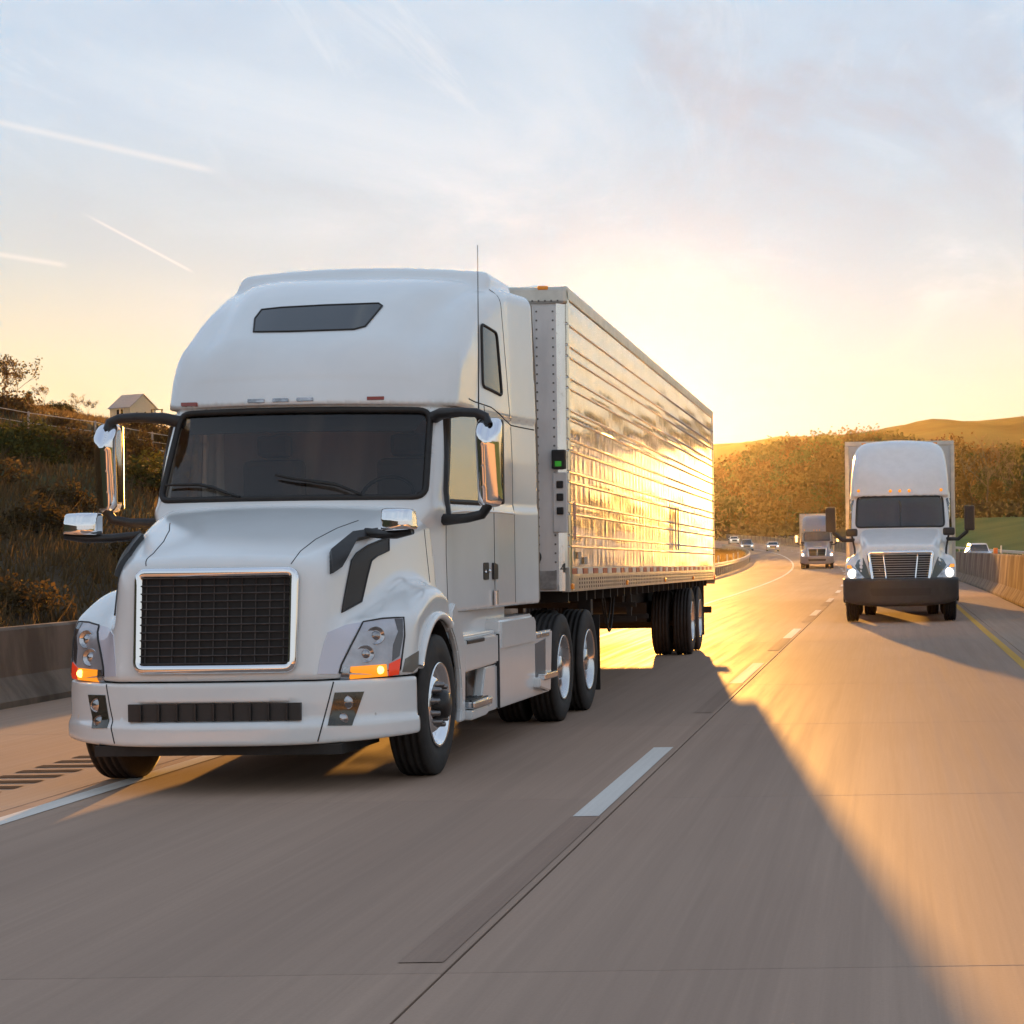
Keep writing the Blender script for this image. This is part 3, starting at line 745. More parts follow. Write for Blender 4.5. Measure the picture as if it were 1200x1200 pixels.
# cabin inside: curtain / bulkhead, dash, seats, wheel, visor band
cabin = obj('cabin_bulkhead', box_me('cabin_bulkhead', (-1.05, 3.18, 1.4), (1.05, 3.21, 2.72)), M_curtain, tractor)
obj('dashboard', prism_me('dashboard', [(1.62, 1.5), (1.62, 1.98), (1.85, 2.03), (2.25, 1.98), (2.3, 1.5)], -0.86, 0.86, 0, 0.03), M_cabin, tractor)
obj('cabin_floor', box_me('cabin_floor', (-0.98, 2.0, 1.32), (0.98, 3.2, 1.36)), M_cabin, tractor)
for s_ in (-1, 1):
    seat = obj('seat', join_me('seat', [box_me('s1', (s_ * 0.55 - 0.25, 2.45, 1.62), (s_ * 0.55 + 0.25, 2.98, 1.78), 0.05), box_me('s2', (s_ * 0.55 - 0.25, 2.88, 1.75), (s_ * 0.55 + 0.25, 3.04, 2.40), 0.06), box_me('s3', (s_ * 0.55 - 0.14, 2.92, 2.42), (s_ * 0.55 + 0.14, 3.02, 2.60), 0.04)]), mat('grey_seat', (0.13, 0.12, 0.13), 0.9), tractor)
sw = [(0.55 + 0.21 * math.cos(a_), 2.34 + 0.11 * math.sin(a_), 2.06 + 0.17 * math.sin(a_)) for a_ in np.linspace(0, 2 * math.pi, 25)[:-1]]
st = obj('steering_wheel', tube_me('steering_wheel', sw, 0.016, 8, True), M_black, tractor)
obj('spoke', tube_me('spoke', [(0.35, 2.34, 2.06), (0.55, 2.36, 2.05), (0.75, 2.34, 2.06)], 0.02), M_black, st)
obj('sun_visor', T1.patch('sun_visor', [(-0.90, 2.565), (0.86, 2.565), (0.93, 2.71), (-0.93, 2.71)], 'front', lambda P: f_cab0(P) + 0.075, 0.0, 0.012, 12), mat('dark_visor_band', (0.010, 0.009, 0.009), 0.7), wsh)
# wipers
for pts in ([(196, 570.5), (236, 570), (252, 573.5), (266, 579), (283, 584.5)], [(324, 559), (345, 563), (392, 569.5), (400, 572), (424, 582)]):
    P, N = T1.hit(np.array(pts), 'px', f_cab0, 0.028)
    wp = obj('wiper', tube_me('wiper', P, [0.008, 0.013, 0.014, 0.012, 0.010], 6), M_rub, wsh)
# roof window, sleeper windows, marker lights
sky_poly = [(297.5, 389.5), (299, 374), (307, 363.5), (330, 361), (380, 358.3), (444, 356), (448, 359), (428, 383), (415, 386.5), (340, 389)]
sl = obj('roof_window', T1.patch('roof_window', sky_poly, 'px', f_cab0, 0.006, 0.02, 12), M_gdark, cab)
obj('roof_window_rim', T1.line('roof_window_rim', sky_poly, 'px', f_cab0, 0.008, 0.005, closed=True, step=6), M_rub, sl)
vw = [(556.5, 381), (575, 382.5), (582, 440), (570, 440), (560, 431)]
vw = [(3.02, 2.98), (3.52, 2.94), (3.46, 3.46), (3.10, 3.50)]
for mir in (False, True):
    o = obj('sleeper_window', T1.patch('sleeper_window', rpoly(vw, 0.05), 'side', f_cab0, 0.005, 0.02, 8, mir), M_gdark, cab)
    obj('window_rim', T1.line('window_rim', rpoly(vw, 0.05), 'side', f_cab0, 0.014, 0.004, closed=True, mirror=mir, step=0.05), M_rub, o)
for k, (x0, x1, y0, y1) in enumerate(((213.5, 231.5, 479.5, 483), (291, 310, 475.5, 479), (320, 338, 474.7, 478), (348, 367, 473.8, 477), (430, 450, 472.5, 475.5))):
    obj('marker_light', T1.patch('marker_light', [(x0, y0 - 7), (x1, y0 - 7.4), (x1, y1 - 7.0), (x0, y1 - 6.6)], 'px', f_cab0, 0.012, 0.03, 3), M_redoff if k in (0, 4) else M_lens, cab)
# panel gaps on the cab
for mir in (False, True):
    for nm, mode, pts, rr in (
        ('seam', 'side', [(1.98, 1.19), (1.96, 1.6), (1.97, 2.0)], 0.004),
        ('seam', 'side', [(3.10, 1.19), (3.10, 2.05), (3.02, 2.82)], 0.005),
        ('seam', 'side', [(3.84, 1.19), (3.84, 2.70)], 0.004),
        ('seam', 'side', [(2.62, 2.85), (3.2, 2.82), (3.84, 2.71), (4.42, 2.70)], 0.006),
        ('seam', 'side', [(3.78, 2.76), (3.70, 3.3), (3.62, 3.85)], 0.004)):
        obj(nm, T1.line(nm, pts, mode, f_cab0, rr, -0.001, mirror=mir), M_seam, cab)
    # belt crease highlight moulding and door handle
    obj('belt_moulding', T1.line('belt_moulding', [(2.0, 1.93), (2.4, 1.95), (3.2, 1.955), (3.82, 1.95)], 'side', f_cab0, 0.012, -0.004, mirror=mir), M_paint, cab)
    dh = obj('door_handle', T1.patch('door_handle', rpoly([(2.80, 1.40), (2.93, 1.40), (2.93, 1.54), (2.80, 1.54)], 0.02), 'side', f_cab0, 0.006, 0.02, 4, mir), M_black, cab)
    P, N = T1.hit(np.array([[2.83, 1.47], [2.90, 1.47]]), 'side', f_cab0, 0.02); P[:, 0] *= -1 if mir else 1
    obj('latch_bar', tube_me('latch_bar', P, 0.014, 8), M_chrome, dh)
    obj('toolbox_latch', T1.patch('toolbox_latch', rpoly([(3.02, 1.40), (3.14, 1.40), (3.14, 1.52), (3.02, 1.54)], 0.02), 'side', f_cab0, 0.02, 0.03, 4, mir), M_black, cab)
    obj('grab_handle', T1.line('grab_handle', [(3.05, 1.19), (3.05, 1.31)], 'side', f_cab0, 0.022, 0.022, mirror=mir), M_alu, cab)
# rubber edges closing the gap to the trailer
for s_ in (-1, 1):
    obj('rubber_edge', prism_me('rubber_edge', [(4.44, 1.22), (4.76, 1.18), (4.76, 2.5), (4.70, 3.2), (4.56, 3.82), (4.44, 3.86)], s_ * 1.215, s_ * 1.245, 0, 0.008), M_beige, tractor)
    Ll = []
    for k in range(23):
        th_ = R(-20 + 220 * k / 22); Ll.append((1.26 + 0.612 * math.cos(th_), 0.53 + 0.612 * math.sin(th_)))
    Ll = [p for p in Ll if p[1] > 0.42]
    V_ = [(s_ * 0.73, v, z) for v, z in Ll] + [(s_ * 1.185, v, z) for v, z in Ll] + [(s_ * 0.73, v + 0.004, z + 0.006) for v, z in Ll] + [(s_ * 1.185, v + 0.004, z + 0.006) for v, z in Ll]
    n_ = len(Ll); F_ = [(i, i + 1, n_ + i + 1, n_ + i) for i in range(n_ - 1)] + [(2 * n_ + i + 1, 2 * n_ + i, 3 * n_ + i, 3 * n_ + i + 1) for i in range(n_ - 1)]
    obj('wheel_liner', meshd('wheel_liner', V_, F_), M_chassis, tractor)
    obj('hood_gap', T1.line('hood_gap', [(1.655, 1.40), (1.655, 1.60), (1.66, 1.80)], 'side', f_hood, 0.003, 0.0, mirror=s_ < 0), M_seam, hood)
# sleeper lower skirt under the cab
for s_ in (-1, 1):
    obj('cab_skirt', prism_me('cab_skirt', [(2.05, 0.92), (3.85, 0.92), (3.88, 1.17), (2.0, 1.17)], s_ * 0.90, s_ * 1.12, 0, 0.015), M_paint, tractor)
# ---- mirrors
def mirror_part(s_):
    m = empty('mirror', (0, 0, 0), 0, tractor)
    # black C-shaped arm standing off the pillar
    def bar(pts, r_): return tube_me('mirror_arm', pts, r_, 8)
    a1 = [(s_ * 0.97, 2.10, 2.66), (s_ * 1.08, 1.98, 2.69), (s_ * 1.25, 1.90, 2.695), (s_ * 1.38, 1.87, 2.685), (s_ * 1.45, 1.86, 2.655), (s_ * 1.47, 1.86, 2.60)]
    a2 = [(s_ * 1.03, 2.00, 1.90), (s_ * 1.12, 1.92, 1.875), (s_ * 1.30, 1.86, 1.885), (s_ * 1.42, 1.83, 1.91), (s_ * 1.47, 1.83, 1.98)]
    q_, _n = T1.hit(np.array([[2.02, 1.86], [2.0, 2.1], [2.08, 2.4], [2.17, 2.68]]), 'side', f_cab0, -0.012); q_[:, 0] *= s_; a3 = [tuple(x) for x in q_]
    for k, p in enumerate((a1, a2, a3)):
        me = bar(p, [0.05, 0.046, 0.038, 0.038, 0.036, 0.032][:len(p)] if k < 2 else [0.04, 0.04, 0.04, 0.04]); obj('mirror_arm', me, M_black, m)
    # chrome shell: tapered box with a flat roof facet
    def fm(P):
        u, v, z = P[:, 0] * s_ - 1.475, P[:, 1] - 1.86, P[:, 2] - 2.31
        d_ = smax(np.abs(u) - 0.092 + 0.03 * np.maximum(-z - 0.2, 0), np.abs(z) - 0.345, 0.07)
        fr_ = (-0.10 + 1.0 * np.abs(u + 0.03) ** 1.3 - 0.10 * np.minimum(z, 0.15) + 0.8 * np.maximum(z - 0.15 - 0.9 * np.abs(u), 0) - v) * 0.75
        return smax(smax(d_, fr_, 0.035), v - 0.075, 0.02)
    lo = (min(s_ * 1.3, s_ * 1.65), 1.70, 1.9); hi = (max(s_ * 1.3, s_ * 1.65), 1.98, 2.72)
    obj('mirror_shell', iso('mirror_shell', fm, lo, hi, 0.016), M_chrome, m)
    obj('mirror_back', box_me('mirror_back', (s_ * 1.475 - 0.096, 1.915, 1.985), (s_ * 1.475 + 0.096, 1.96, 2.635), 0.02), M_black, m)
    obj('mirror_glass', box_me('mirror_glass', (s_ * 1.475 - 0.08, 1.955, 2.0), (s_ * 1.475 + 0.08, 1.966, 2.62), 0.003, 1), M_chrome, m)
    return m
for s_ in (1, -1): mirror_part(s_)
# hood mirrors on black arms
for s_ in (1, -1):
    hm = empty('hood_mirror', (0, 0, 0), 0, tractor)
    o = obj('hood_mirror_arm', T1.patch('hood_mirror_arm', hm_arm, 'px', f_hood, 0.035, 0.06, 10, s_ < 0), M_black, hm)
    P, N = T1.hit(np.array([[432, 627.5], [440, 626.5]]), 'px', f_hood, 0.03); P[:, 0] *= s_
    e0 = P[0]; e1 = np.array([s_ * 1.10, 0.60, 1.755]); e2 = np.array([s_ * 1.235, 0.55, 1.775])
    am = tube_me('arm', [e0 - np.array([s_ * 0.03, 0, 0.0]), (e0 + e1) / 2 + np.array([0, 0, -0.006]), e1, e2], [0.035, 0.034, 0.032, 0.022], 8)
    am.transform(Matrix.Diagonal((1, 1, 1, 1))); obj('arm', am, M_black, hm)
    def fhm(P):
        u, v, z = P[:, 0] * s_ - 1.12, P[:, 1] - 0.60, P[:, 2] - 1.86
        d_ = smax(np.abs(u) - 0.115 + 0.10 * z * (u > 0), np.abs(z) - 0.078 + 0.05 * np.maximum(u, 0), 0.02)
        fr_ = (-0.11 + 0.35 * np.maximum(z, 0) + 3.0 * (u - 0.02) ** 2 - v) * 0.8
        return smax(smax(d_, fr_, 0.03), v - 0.07, 0.01)
    obj('hood_mirror_shell', iso('hood_mirror_shell', fhm, (min(s_ * 0.97, s_ * 1.29), 0.44, 1.76), (max(s_ * 0.97, s_ * 1.29), 0.70, 1.97), 0.010), M_chrome, hm)
    obj('hood_mirror_glass', box_me('hood_mirror_glass', (s_ * 1.12 - 0.09, 0.668, 1.80), (s_ * 1.12 + 0.09, 0.676, 1.92), 0.002, 1), M_chrome, hm)
# antenna
an = obj('antenna', tube_me('antenna', [(1.36, 2.0, 2.66), (1.365, 2.0, 2.72), (1.37, 2.0, 3.2), (1.375, 2.0, 3.98)], [0.010, 0.006, 0.004, 0.0028], 6), M_black, tractor)
# ---- wheels
TR, TW = 0.515, 0.275
M_nut = mat('grey_nut_cover', (0.22, 0.21, 0.21), 0.3, 0.8)
def tyre_prof(w_, r_, groove=True):
    h = w_ / 2; p = [(-h * 0.82, 0.30), (-h, 0.36), (-h, 0.43), (-h * 0.93, r_ - 0.045), (-h * 0.82, r_ - 0.008)]
    if groove:
        for g in (-0.55, -0.2, 0.2, 0.55):
            p += [(g * h - 0.012, r_), (g * h - 0.010, r_ - 0.014), (g * h + 0.010, r_ - 0.014), (g * h + 0.012, r_)]
    p += [(h * 0.82, r_ - 0.008), (h * 0.93, r_ - 0.045), (h, 0.43), (h, 0.36), (h * 0.82, 0.30)]
    return p
tyre_me = lathe_me('tyre', tyre_prof(TW, TR), 56, 0)
dual_tyre_me = join_me('dual_tyre', [lathe_me('t1', tyre_prof(TW, TR), 56, 0, (0.0, 0, 0)), lathe_me('t2', tyre_prof(TW, TR), 56, 0, (-0.33, 0, 0))])
# outer side = +x
steer_rim = lathe_me('steer_rim', [(-0.10, 0.28), (0.10, 0.300), (0.128, 0.312), (0.136, 0.305), (0.125, 0.285), (0.085, 0.272), (0.065, 0.25), (0.080, 0.215), (0.105, 0.19), (0.115, 0.165), (0.105, 0.15), (0.10, 0.0)], 48, 0)
steer_hub = lathe_me('hub', [(0.10, 0.115), (0.13, 0.11), (0.185, 0.10), (0.20, 0.085), (0.205, 0.0)], 32, 0)
drive_rim = lathe_me('drive_rim', [(-0.12, 0.28), (0.10, 0.298), (0.128, 0.312), (0.136, 0.304), (0.12, 0.285), (0.05, 0.272), (-0.03, 0.265), (-0.055, 0.25), (-0.06, 0.20), (-0.06, 0.0)], 48, 0)
drive_hub = lathe_me('drive_hub', [(-0.06, 0.14), (-0.03, 0.135), (0.03, 0.12), (0.09, 0.115), (0.105, 0.10), (0.11, 0.0)], 32, 0)
nut_me = lathe_me('nut', [(0.0, 0.028), (0.02, 0.027), (0.024, 0.021), (0.060, 0.020), (0.068, 0.014), (0.070, 0.0)], 12, 0)
nut2_me = lathe_me('lug_nut', [(0.0, 0.022), (0.03, 0.02), (0.035, 0.0)], 8, 0)
def make_wheel(kind, parent, name='wheel'):
    wl = empty(name, (0, 0, 0), 0, parent)
    if kind == 'steer':
        obj('tyre', tyre_me, M_tyre, wl); r_ = obj('rim', steer_rim, M_chrome, wl); h_ = obj('hub', steer_hub, M_black, wl)
        for k in range(10):
            a_ = 2 * math.pi * (k + .3) / 10; obj('lug_nut', nut_me, M_nut, wl, (0.10, 0.145 * math.cos(a_), 0.145 * math.sin(a_)))
    else:
        obj('tyre', dual_tyre_me, M_tyre, wl); r_ = obj('rim', drive_rim, M_alu, wl); h_ = obj('hub', drive_hub, M_alu, wl)
        for k in range(10):
            a_ = 2 * math.pi * k / 10; obj('lug_nut', nut2_me, M_chrome, wl, (-0.06, 0.17 * math.cos(a_), 0.17 * math.sin(a_)))
    return wl
def set_wheel(wl, s_, u, v, z=TR, spin=0.0, steer=0.0):
    wl.location = (s_ * u, v, z); wl.rotation_euler = (spin, 0, (0 if s_ > 0 else math.pi) + steer)
w0 = make_wheel('steer', tractor); set_wheel(w0, 1, 1.095, 1.26, spin=0.2)
w1 = copy_tree(w0, tractor); set_wheel(w1, -1, 1.095, 1.26, spin=0.9)
drive0 = make_wheel('drive', tractor); set_wheel(drive0, 1, 1.10, 5.88)
for (s_, v) in ((-1, 5.88), (1, 7.20), (-1, 7.20)): set_wheel(copy_tree(drive0, tractor), s_, 1.10, v, spin=0.37 * v)
# ---- chassis fairings between the wheels
for s_ in (1, -1):
    X0, X1 = s_ * 1.17, s_ * 1.235
    # rear half of the front arch
    arc = [(1.26 + 0.63 * math.cos(R(t)), 0.53 + 0.63 * math.sin(R(t))) for t in (58, 45, 32, 18, 5, -10)]
    ap = arc + [(1.84, 0.335), (1.98, 0.335), (2.02, 0.90), (1.90, 1.10), (1.72, 1.25), (1.63, 1.19)]
    obj('arch_panel', prism_me('arch_panel', ap, s_ * 1.185, s_ * 1.235, 0, 0.012), M_paint, tractor)
    fs = obj('step_fairing', prism_me('step_fairing', [(1.99, 0.955), (3.12, 0.955), (3.12, 0.715), (2.60, 0.70), (2.50, 0.45), (3.08, 0.42), (3.12, 0.70), (3.13, 0.335), (1.99, 0.335), (1.99, 0.44), (2.22, 0.46), (2.05, 0.71), (1.99, 0.71)][:3] + [(1.99, 0.70)], X0, X1, 0, 0.015), M_paint, tractor)
    obj('step_well', box_me('step_well', (s_ * 0.95 if s_ > 0 else -0.97, 1.99, 0.40), (s_ * 0.97 if s_ > 0 else -0.95, 3.13, 0.70)), mat('step_shade_panel', (0.40, 0.40, 0.38), 0.5), fs)
    obj('lower_panel', prism_me('lower_panel', [(1.99, 0.335), (3.13, 0.335), (3.13, 0.70), (2.72, 0.70), (2.58, 0.44), (1.99, 0.43)], s_ * 1.14, s_ * 1.22, 0, 0.012), M_paint, fs)
    stp = obj('step', box_me('step', (min(s_ * 1.0, s_ * 1.30), 2.03, 0.415), (max(s_ * 1.0, s_ * 1.30), 2.62, 0.475), 0.015), M_alu, fs)
    for k in range(5):
        x_ = s_ * (1.08 + 0.045 * k); obj('tread_bar', box_me('tread_bar', (x_ - 0.008, 2.05, 0.475), (x_ + 0.008, 2.60, 0.484)), M_black, stp)
    obj('step_bracket', prism_me('step_bracket', [(2.0, 0.41), (2.62, 0.41), (2.5, 0.34), (2.0, 0.335)], min(s_ * 1.05, s_ * 1.285), max(s_ * 1.05, s_ * 1.285), 0, 0.01), M_paint, stp)
    # upper step with the dark slot
    us = obj('upper_step', box_me('upper_step', (min(s_ * 0.98, s_ * 1.2), 2.02, 0.955), (max(s_ * 0.98, s_ * 1.2), 3.12, 0.985), 0.01), M_paint, fs)
    obj('slot', prism_me('slot', rpoly([(2.08, 1.0), (2.72, 1.0), (2.72, 1.085), (2.08, 1.085)], 0.03), min(s_ * 1.04, s_ * 1.055), max(s_ * 1.04, s_ * 1.055), 0), M_black, us)
    obj('slot_panel', box_me('slot_panel', (min(s_ * 0.98, s_ * 1.04), 2.02, 0.985), (max(s_ * 0.98, s_ * 1.04), 2.9, 1.12), 0.01), M_paint, us)
    obj('trim_strip', box_me('trim_strip', (min(s_ * 1.225, s_ * 1.242), 2.06, 0.915), (max(s_ * 1.225, s_ * 1.242), 2.62, 0.945), 0.004, 1), M_black, fs)
    # rear tank fairing with its own step cut-out
    tf = obj('tank_fairing', prism_me('tank_fairing', [(3.15, 0.985), (4.55, 0.985), (4.55, 0.90), (5.32, 0.90), (5.22, 0.335), (3.15, 0.335)], X0, X1, 0, 0.014), M_paint, tractor)
    obj('tank_cover', prism_me('tank_cover', [(3.16, 0.80), (4.54, 0.80), (4.54, 1.02), (4.44, 1.075), (3.16, 1.075)], s_ * 0.98, s_ * 1.252, 0, 0.03, 3), M_paint, tf)
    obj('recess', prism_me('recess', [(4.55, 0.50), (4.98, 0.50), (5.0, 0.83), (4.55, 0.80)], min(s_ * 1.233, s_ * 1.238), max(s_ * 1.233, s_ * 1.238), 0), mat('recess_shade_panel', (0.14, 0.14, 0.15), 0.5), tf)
    sp = obj('step', box_me('step', (min(s_ * 1.19, s_ * 1.32), 4.60, 0.47), (max(s_ * 1.19, s_ * 1.32), 5.14, 0.53), 0.012), M_alu, tf)
    obj('step_bracket', prism_me('step_bracket', [(4.45, 0.50), (4.9, 0.46), (4.85, 0.36), (4.45, 0.42)], min(s_ * 1.2, s_ * 1.30), max(s_ * 1.2, s_ * 1.30), 0, 0.01), M_paint, sp)
    obj('trim_strip', box_me('trim_strip', (min(s_ * 1.225, s_ * 1.243), 4.6, 0.845), (max(s_ * 1.225, s_ * 1.243), 5.15, 0.885), 0.004, 1), M_alu, tf)
    obj('seam', box_me('seam', (min(s_ * 1.16, s_ * 1.238), 3.128, 0.34), (max(s_ * 1.16, s_ * 1.238), 3.148, 0.95)), M_seam, tf)
# ---- chassis
obj('frame_rail', box_me('frame_rail', (0.36, 0.9, 0.72), (0.44, 7.9, 0.98)), M_chassis, tractor)
obj('frame_rail', box_me('frame_rail', (-0.44, 0.9, 0.72), (-0.36, 7.9, 0.98)), M_chassis, tractor)
obj('engine_block', box_me('engine_block', (-0.45, 0.35, 0.42), (0.45, 1.9, 1.35), 0.06), M_chassis, tractor)
obj('front_axle', tube_me('front_axle', [(-0.98, 1.26, 0.50), (-0.5, 1.26, 0.42), (0.5, 1.26, 0.42), (0.98, 1.26, 0.50)], 0.065), M_chassis, tractor)
for v in (5.88, 7.20): obj('drive_axle', tube_me('drive_axle', [(-1.0, v, TR), (-0.25, v, TR), (0, v, TR), (0.25, v, TR), (1.0, v, TR)], [0.08, 0.09, 0.22, 0.09, 0.08], 14), M_chassis, tractor)
obj('fifth_wheel', prism_me('fifth_wheel', [(-0.45, 6.2), (0.45, 6.2), (0.42, 7.0), (0.15, 7.25), (-0.15, 7.25), (-0.42, 7.0)], 1.08, 1.16, 2, 0.01), M_chassis, tractor)
obj('fifth_wheel_stand', box_me('fifth_wheel_stand', (-0.4, 6.35, 0.95), (0.4, 6.8, 1.08)), M_chassis, tractor)
for s_ in (-1, 1):
    obj('wheel_well', box_me('wheel_well', (min(s_ * 0.70, s_ * 0.72), 0.75, 0.60), (max(s_ * 0.70, s_ * 0.72), 1.95, 1.30)), M_chassis, tractor)
    obj('fuel_tank', lathe_me('fuel_tank', [(3.1, 0.0), (3.1, 0.28), (3.14, 0.31), (4.6, 0.31), (4.64, 0.28), (4.64, 0.0)], 28, 1, (s_ * 0.82, 0, 0.66)), M_alu, tractor)
    obj('mud_flap', box_me('mud_flap', (min(s_ * 0.66, s_ * 1.22), 7.86, 0.16), (max(s_ * 0.66, s_ * 1.22), 7.875, 0.95)), M_rub, tractor)
obj('underbody', box_me('underbody', (-0.95, 2.0, 0.55), (0.95, 5.2, 0.9)), M_chassis, tractor)
obj('deck_plate', box_me('deck_plate', (-0.95, 4.85, 0.93), (0.95, 5.4, 1.0)), M_chassis, tractor)

# =================================================================== ribbed silver trailer
TRP = R(0.48)
def steel_mat():
    m = bpy.data.materials.new('stainless_sheet'); m.use_nodes = True; t = NT(m.node_tree)
    pos = t.n('ShaderNodeTexCoord').outputs['Object']
    n1 = t.noise(t.scale(pos, (1, 0.9, 0.5)), 2.2, 5, 0.6); n2 = t.noise(t.scale(pos, (1, 6, 1.2)), 1.6, 4, 0.6); n3 = t.noise(pos, 26, 3, 0.6)
    c = t.mix(t.maprange(n1, 0.3, 0.7), (0.66, 0.64, 0.61), (0.80, 0.78, 0.75))
    c = t.mix(t.math('MULTIPLY', t.maprange(n3, 0.62, 0.74), 0.55), c, (0.22, 0.18, 0.14))
    rg = t.maprange(n2, 0.3, 0.7, 0.12, 0.22)
    bp = t.n('ShaderNodeBump', {'Strength': 0.07, 'Distance': 0.03, 'Height': t.noise(t.scale(pos, (1, 1.0, 0.55)), 4.0, 3, 0.5)}).outputs[0]
    p = t.n('ShaderNodeBsdfPrincipled', {'Base Color': c, 'Metallic': 1.0, 'Roughness': rg, 'Normal': bp})
    t.n('ShaderNodeOutputMaterial', {0: p.outputs[0]}); MATS['steel'] = m; return m
M_steel = steel_mat()
M_rail = mat('aluminium_rail', (0.58, 0.55, 0.50), 0.34, 0.85, var=0.2, vscale=4)
M_front = mat('grey_white_panel', (0.74, 0.73, 0.72), 0.5, 0.0, var=0.2, vscale=3, stretch=(1, 1, 0.3))
M_tape_r = mat('red_tape', (0.36, 0.05, 0.03), 0.4); M_tape_w = mat('white_tape', (0.66, 0.62, 0.56), 0.4)
M_decal = mat('grey_decal', (0.12, 0.11, 0.10), 0.5)
def trailer_wheels(tr, L, drop, ys, proto):
    for y in ys:
        for s_ in (1, -1):
            wl = copy_tree(proto, tr); set_wheel(wl, s_, 1.13, y, TR + drop * y, spin=y)
        obj('axle', tube_me('axle', [(-1.0, y, TR + drop * y), (1.0, y, TR + drop * y)], 0.07), M_chassis, tr)
trailer = empty('semi_trailer', (-4.34, 19.42, 0), 0, None, -TRP)
tag(trailer, 'long silver ribbed trailer coupled behind the big white truck', 'trailer')
LT, HW, ZB, ZT = 16.0, 1.30, 1.235, 4.145
ribs = [3.79, 3.588, 3.483, 3.283, 3.182, 2.974, 2.883, 2.69, 2.584, 2.381, 2.284, 2.082, 1.98, 1.775, 1.67]
lv = [4.02] + ribs + [1.47]
yv = np.arange(0.02, LT + 1e-6, 0.038); ncol = len(yv)
r_col = rng.uniform(0.3, 1.0, 80); dent = rng.normal(0, 1, (80, 40))
for s_ in (1, -1):
    sw_ = empty('side_wall', (0, 0, 0), 0, trailer)
    for k in range(len(lv) - 1):
        z1, z0 = lv[k] - 0.004, lv[k + 1] + 0.004; nr = max(3, int((z1 - z0) / 0.035)); zz = np.linspace(z0, z1, nr + 1)
        Y, Z = np.meshgrid(yv, zz, indexing='ij'); ci = (Y / 0.305).astype(int); fr_ = Y / 0.305 - ci
        vz = np.sin(np.pi * np.clip((Z - z0) / (z1 - z0), 0, 1))
        bulge = (np.sin(np.pi * fr_) ** 0.8) * (0.35 + 0.65 * vz) * r_col[ci] * 0.0028
        bulge = bulge + 0.0016 * dent[ci, k % 40] * np.sin(np.pi * fr_) ** 2 * vz * np.sin(2 * np.pi * fr_ + dent[(ci + 7) % 80, k])
        bulge = bulge + 0.003 * np.sin(Y * 1.7 + k) * vz
        X = s_ * (HW - 0.012 + bulge)
        V = np.stack([X, Y, Z], -1).reshape(-1, 3); i, j = np.meshgrid(np.arange(ncol - 1), np.arange(nr), indexing='ij'); i = i.ravel(); j = j.ravel(); m_ = nr + 1
        F = np.stack([i * m_ + j, (i + 1) * m_ + j, (i + 1) * m_ + j + 1, i * m_ + j + 1], 1)
        if s_ < 0: F = F[:, ::-1]
        obj('panel', mesh_np('side_panel', V, F), M_steel, sw_)
    rib = tube_me('rib', [(s_ * (HW - 0.006), 0.02, 0), (s_ * (HW - 0.006), LT - 0.02, 0)], 0.013, 8)
    for z in ribs: obj('rib', rib, M_steel, sw_, (0, 0, z))
    Yr, Zr = np.meshgrid(np.arange(0.06, LT - 0.05, 0.305), np.array([z for z in np.arange(1.52, 4.0, 0.075) if min(abs(z - q) for q in ribs) > 0.025]), indexing='ij'); Yr = Yr.ravel(); Zr = Zr.ravel(); e_ = 0.008
    Vr = np.stack([np.stack([np.full_like(Yr, s_ * (HW - 0.007)), Yr + a_, Zr + b_], 1) for a_, b_ in ((-e_, 0), (0, -e_), (e_, 0), (0, e_))], 1).reshape(-1, 3)
    ro = obj('rivet_columns', mesh_np('rivet_columns', Vr, np.arange(len(Vr)).reshape(-1, 4), False), M_decal, sw_); ro['kind'] = 'stuff'
    obj('top_rail', box_me('top_rail', (min(s_ * 1.26, s_ * HW), 0.0, 4.02), (max(s_ * 1.26, s_ * HW), LT, ZT), 0.012), M_rail, sw_)
    br = obj('bottom_rail', prism_me('bottom_rail', [(s_ * 1.22, ZB), (s_ * HW, ZB), (s_ * HW, 1.385), (s_ * (HW - 0.006), 1.47), (s_ * 1.22, 1.47)], 0.0, LT, 1, 0.004, 1), M_rail, sw_)
    # bolt heads in rows
    bl_ = []
    for y in np.arange(0.6, LT - 0.2, 0.16):
        for z in (1.275, 1.315, 1.355): bl_.append(((min(s_ * 1.30, s_ * 1.304), y - 0.016, z - 0.011), (max(s_ * 1.30, s_ * 1.304), y + 0.016, z + 0.011)))
    bo = obj('bolt_rows', boxes_me('bolt_rows', bl_), M_decal, br); bo['kind'] = 'stuff'
    if s_ > 0:
        y = 0.12; k = 0
        while y < LT - 0.6:
            ln = 0.30; o = obj('reflective_tape', box_me('reflective_tape', (1.295, y, 1.405), (1.3035, y + ln, 1.46)), M_tape_r if k % 2 == 0 else M_tape_w, br); y += ln + 0.055; k += 1
        for y in (0.06, 4.1, 8.1, 12.0): obj('marker_light', box_me('marker_light', (1.30, y, 1.26), (1.32, y + 0.11, 1.315), 0.012), M_amber2, br)
        obj('tail_marker', box_me('tail_marker', (1.29, LT - 0.16, 1.24), (1.315, LT - 0.02, 1.31), 0.01), M_red, br)
        for yv_ in (9.4, 9.75):      # vertical door latch rods on the side
            obj('latch_rod', tube_me('latch_rod', [(1.325, yv_, 1.70), (1.325, yv_, 2.3)], 0.013, 6), M_galv, sw_)
        for (y, z, h_) in ((0.22, 1.93, 0.16), (0.22, 1.74, 0.12)): obj('decal', box_me('decal', (1.306, y, z), (1.309, y + 0.13, z + h_)), mat('faded_red_decal', (0.45, 0.22, 0.17), 0.6), sw_)
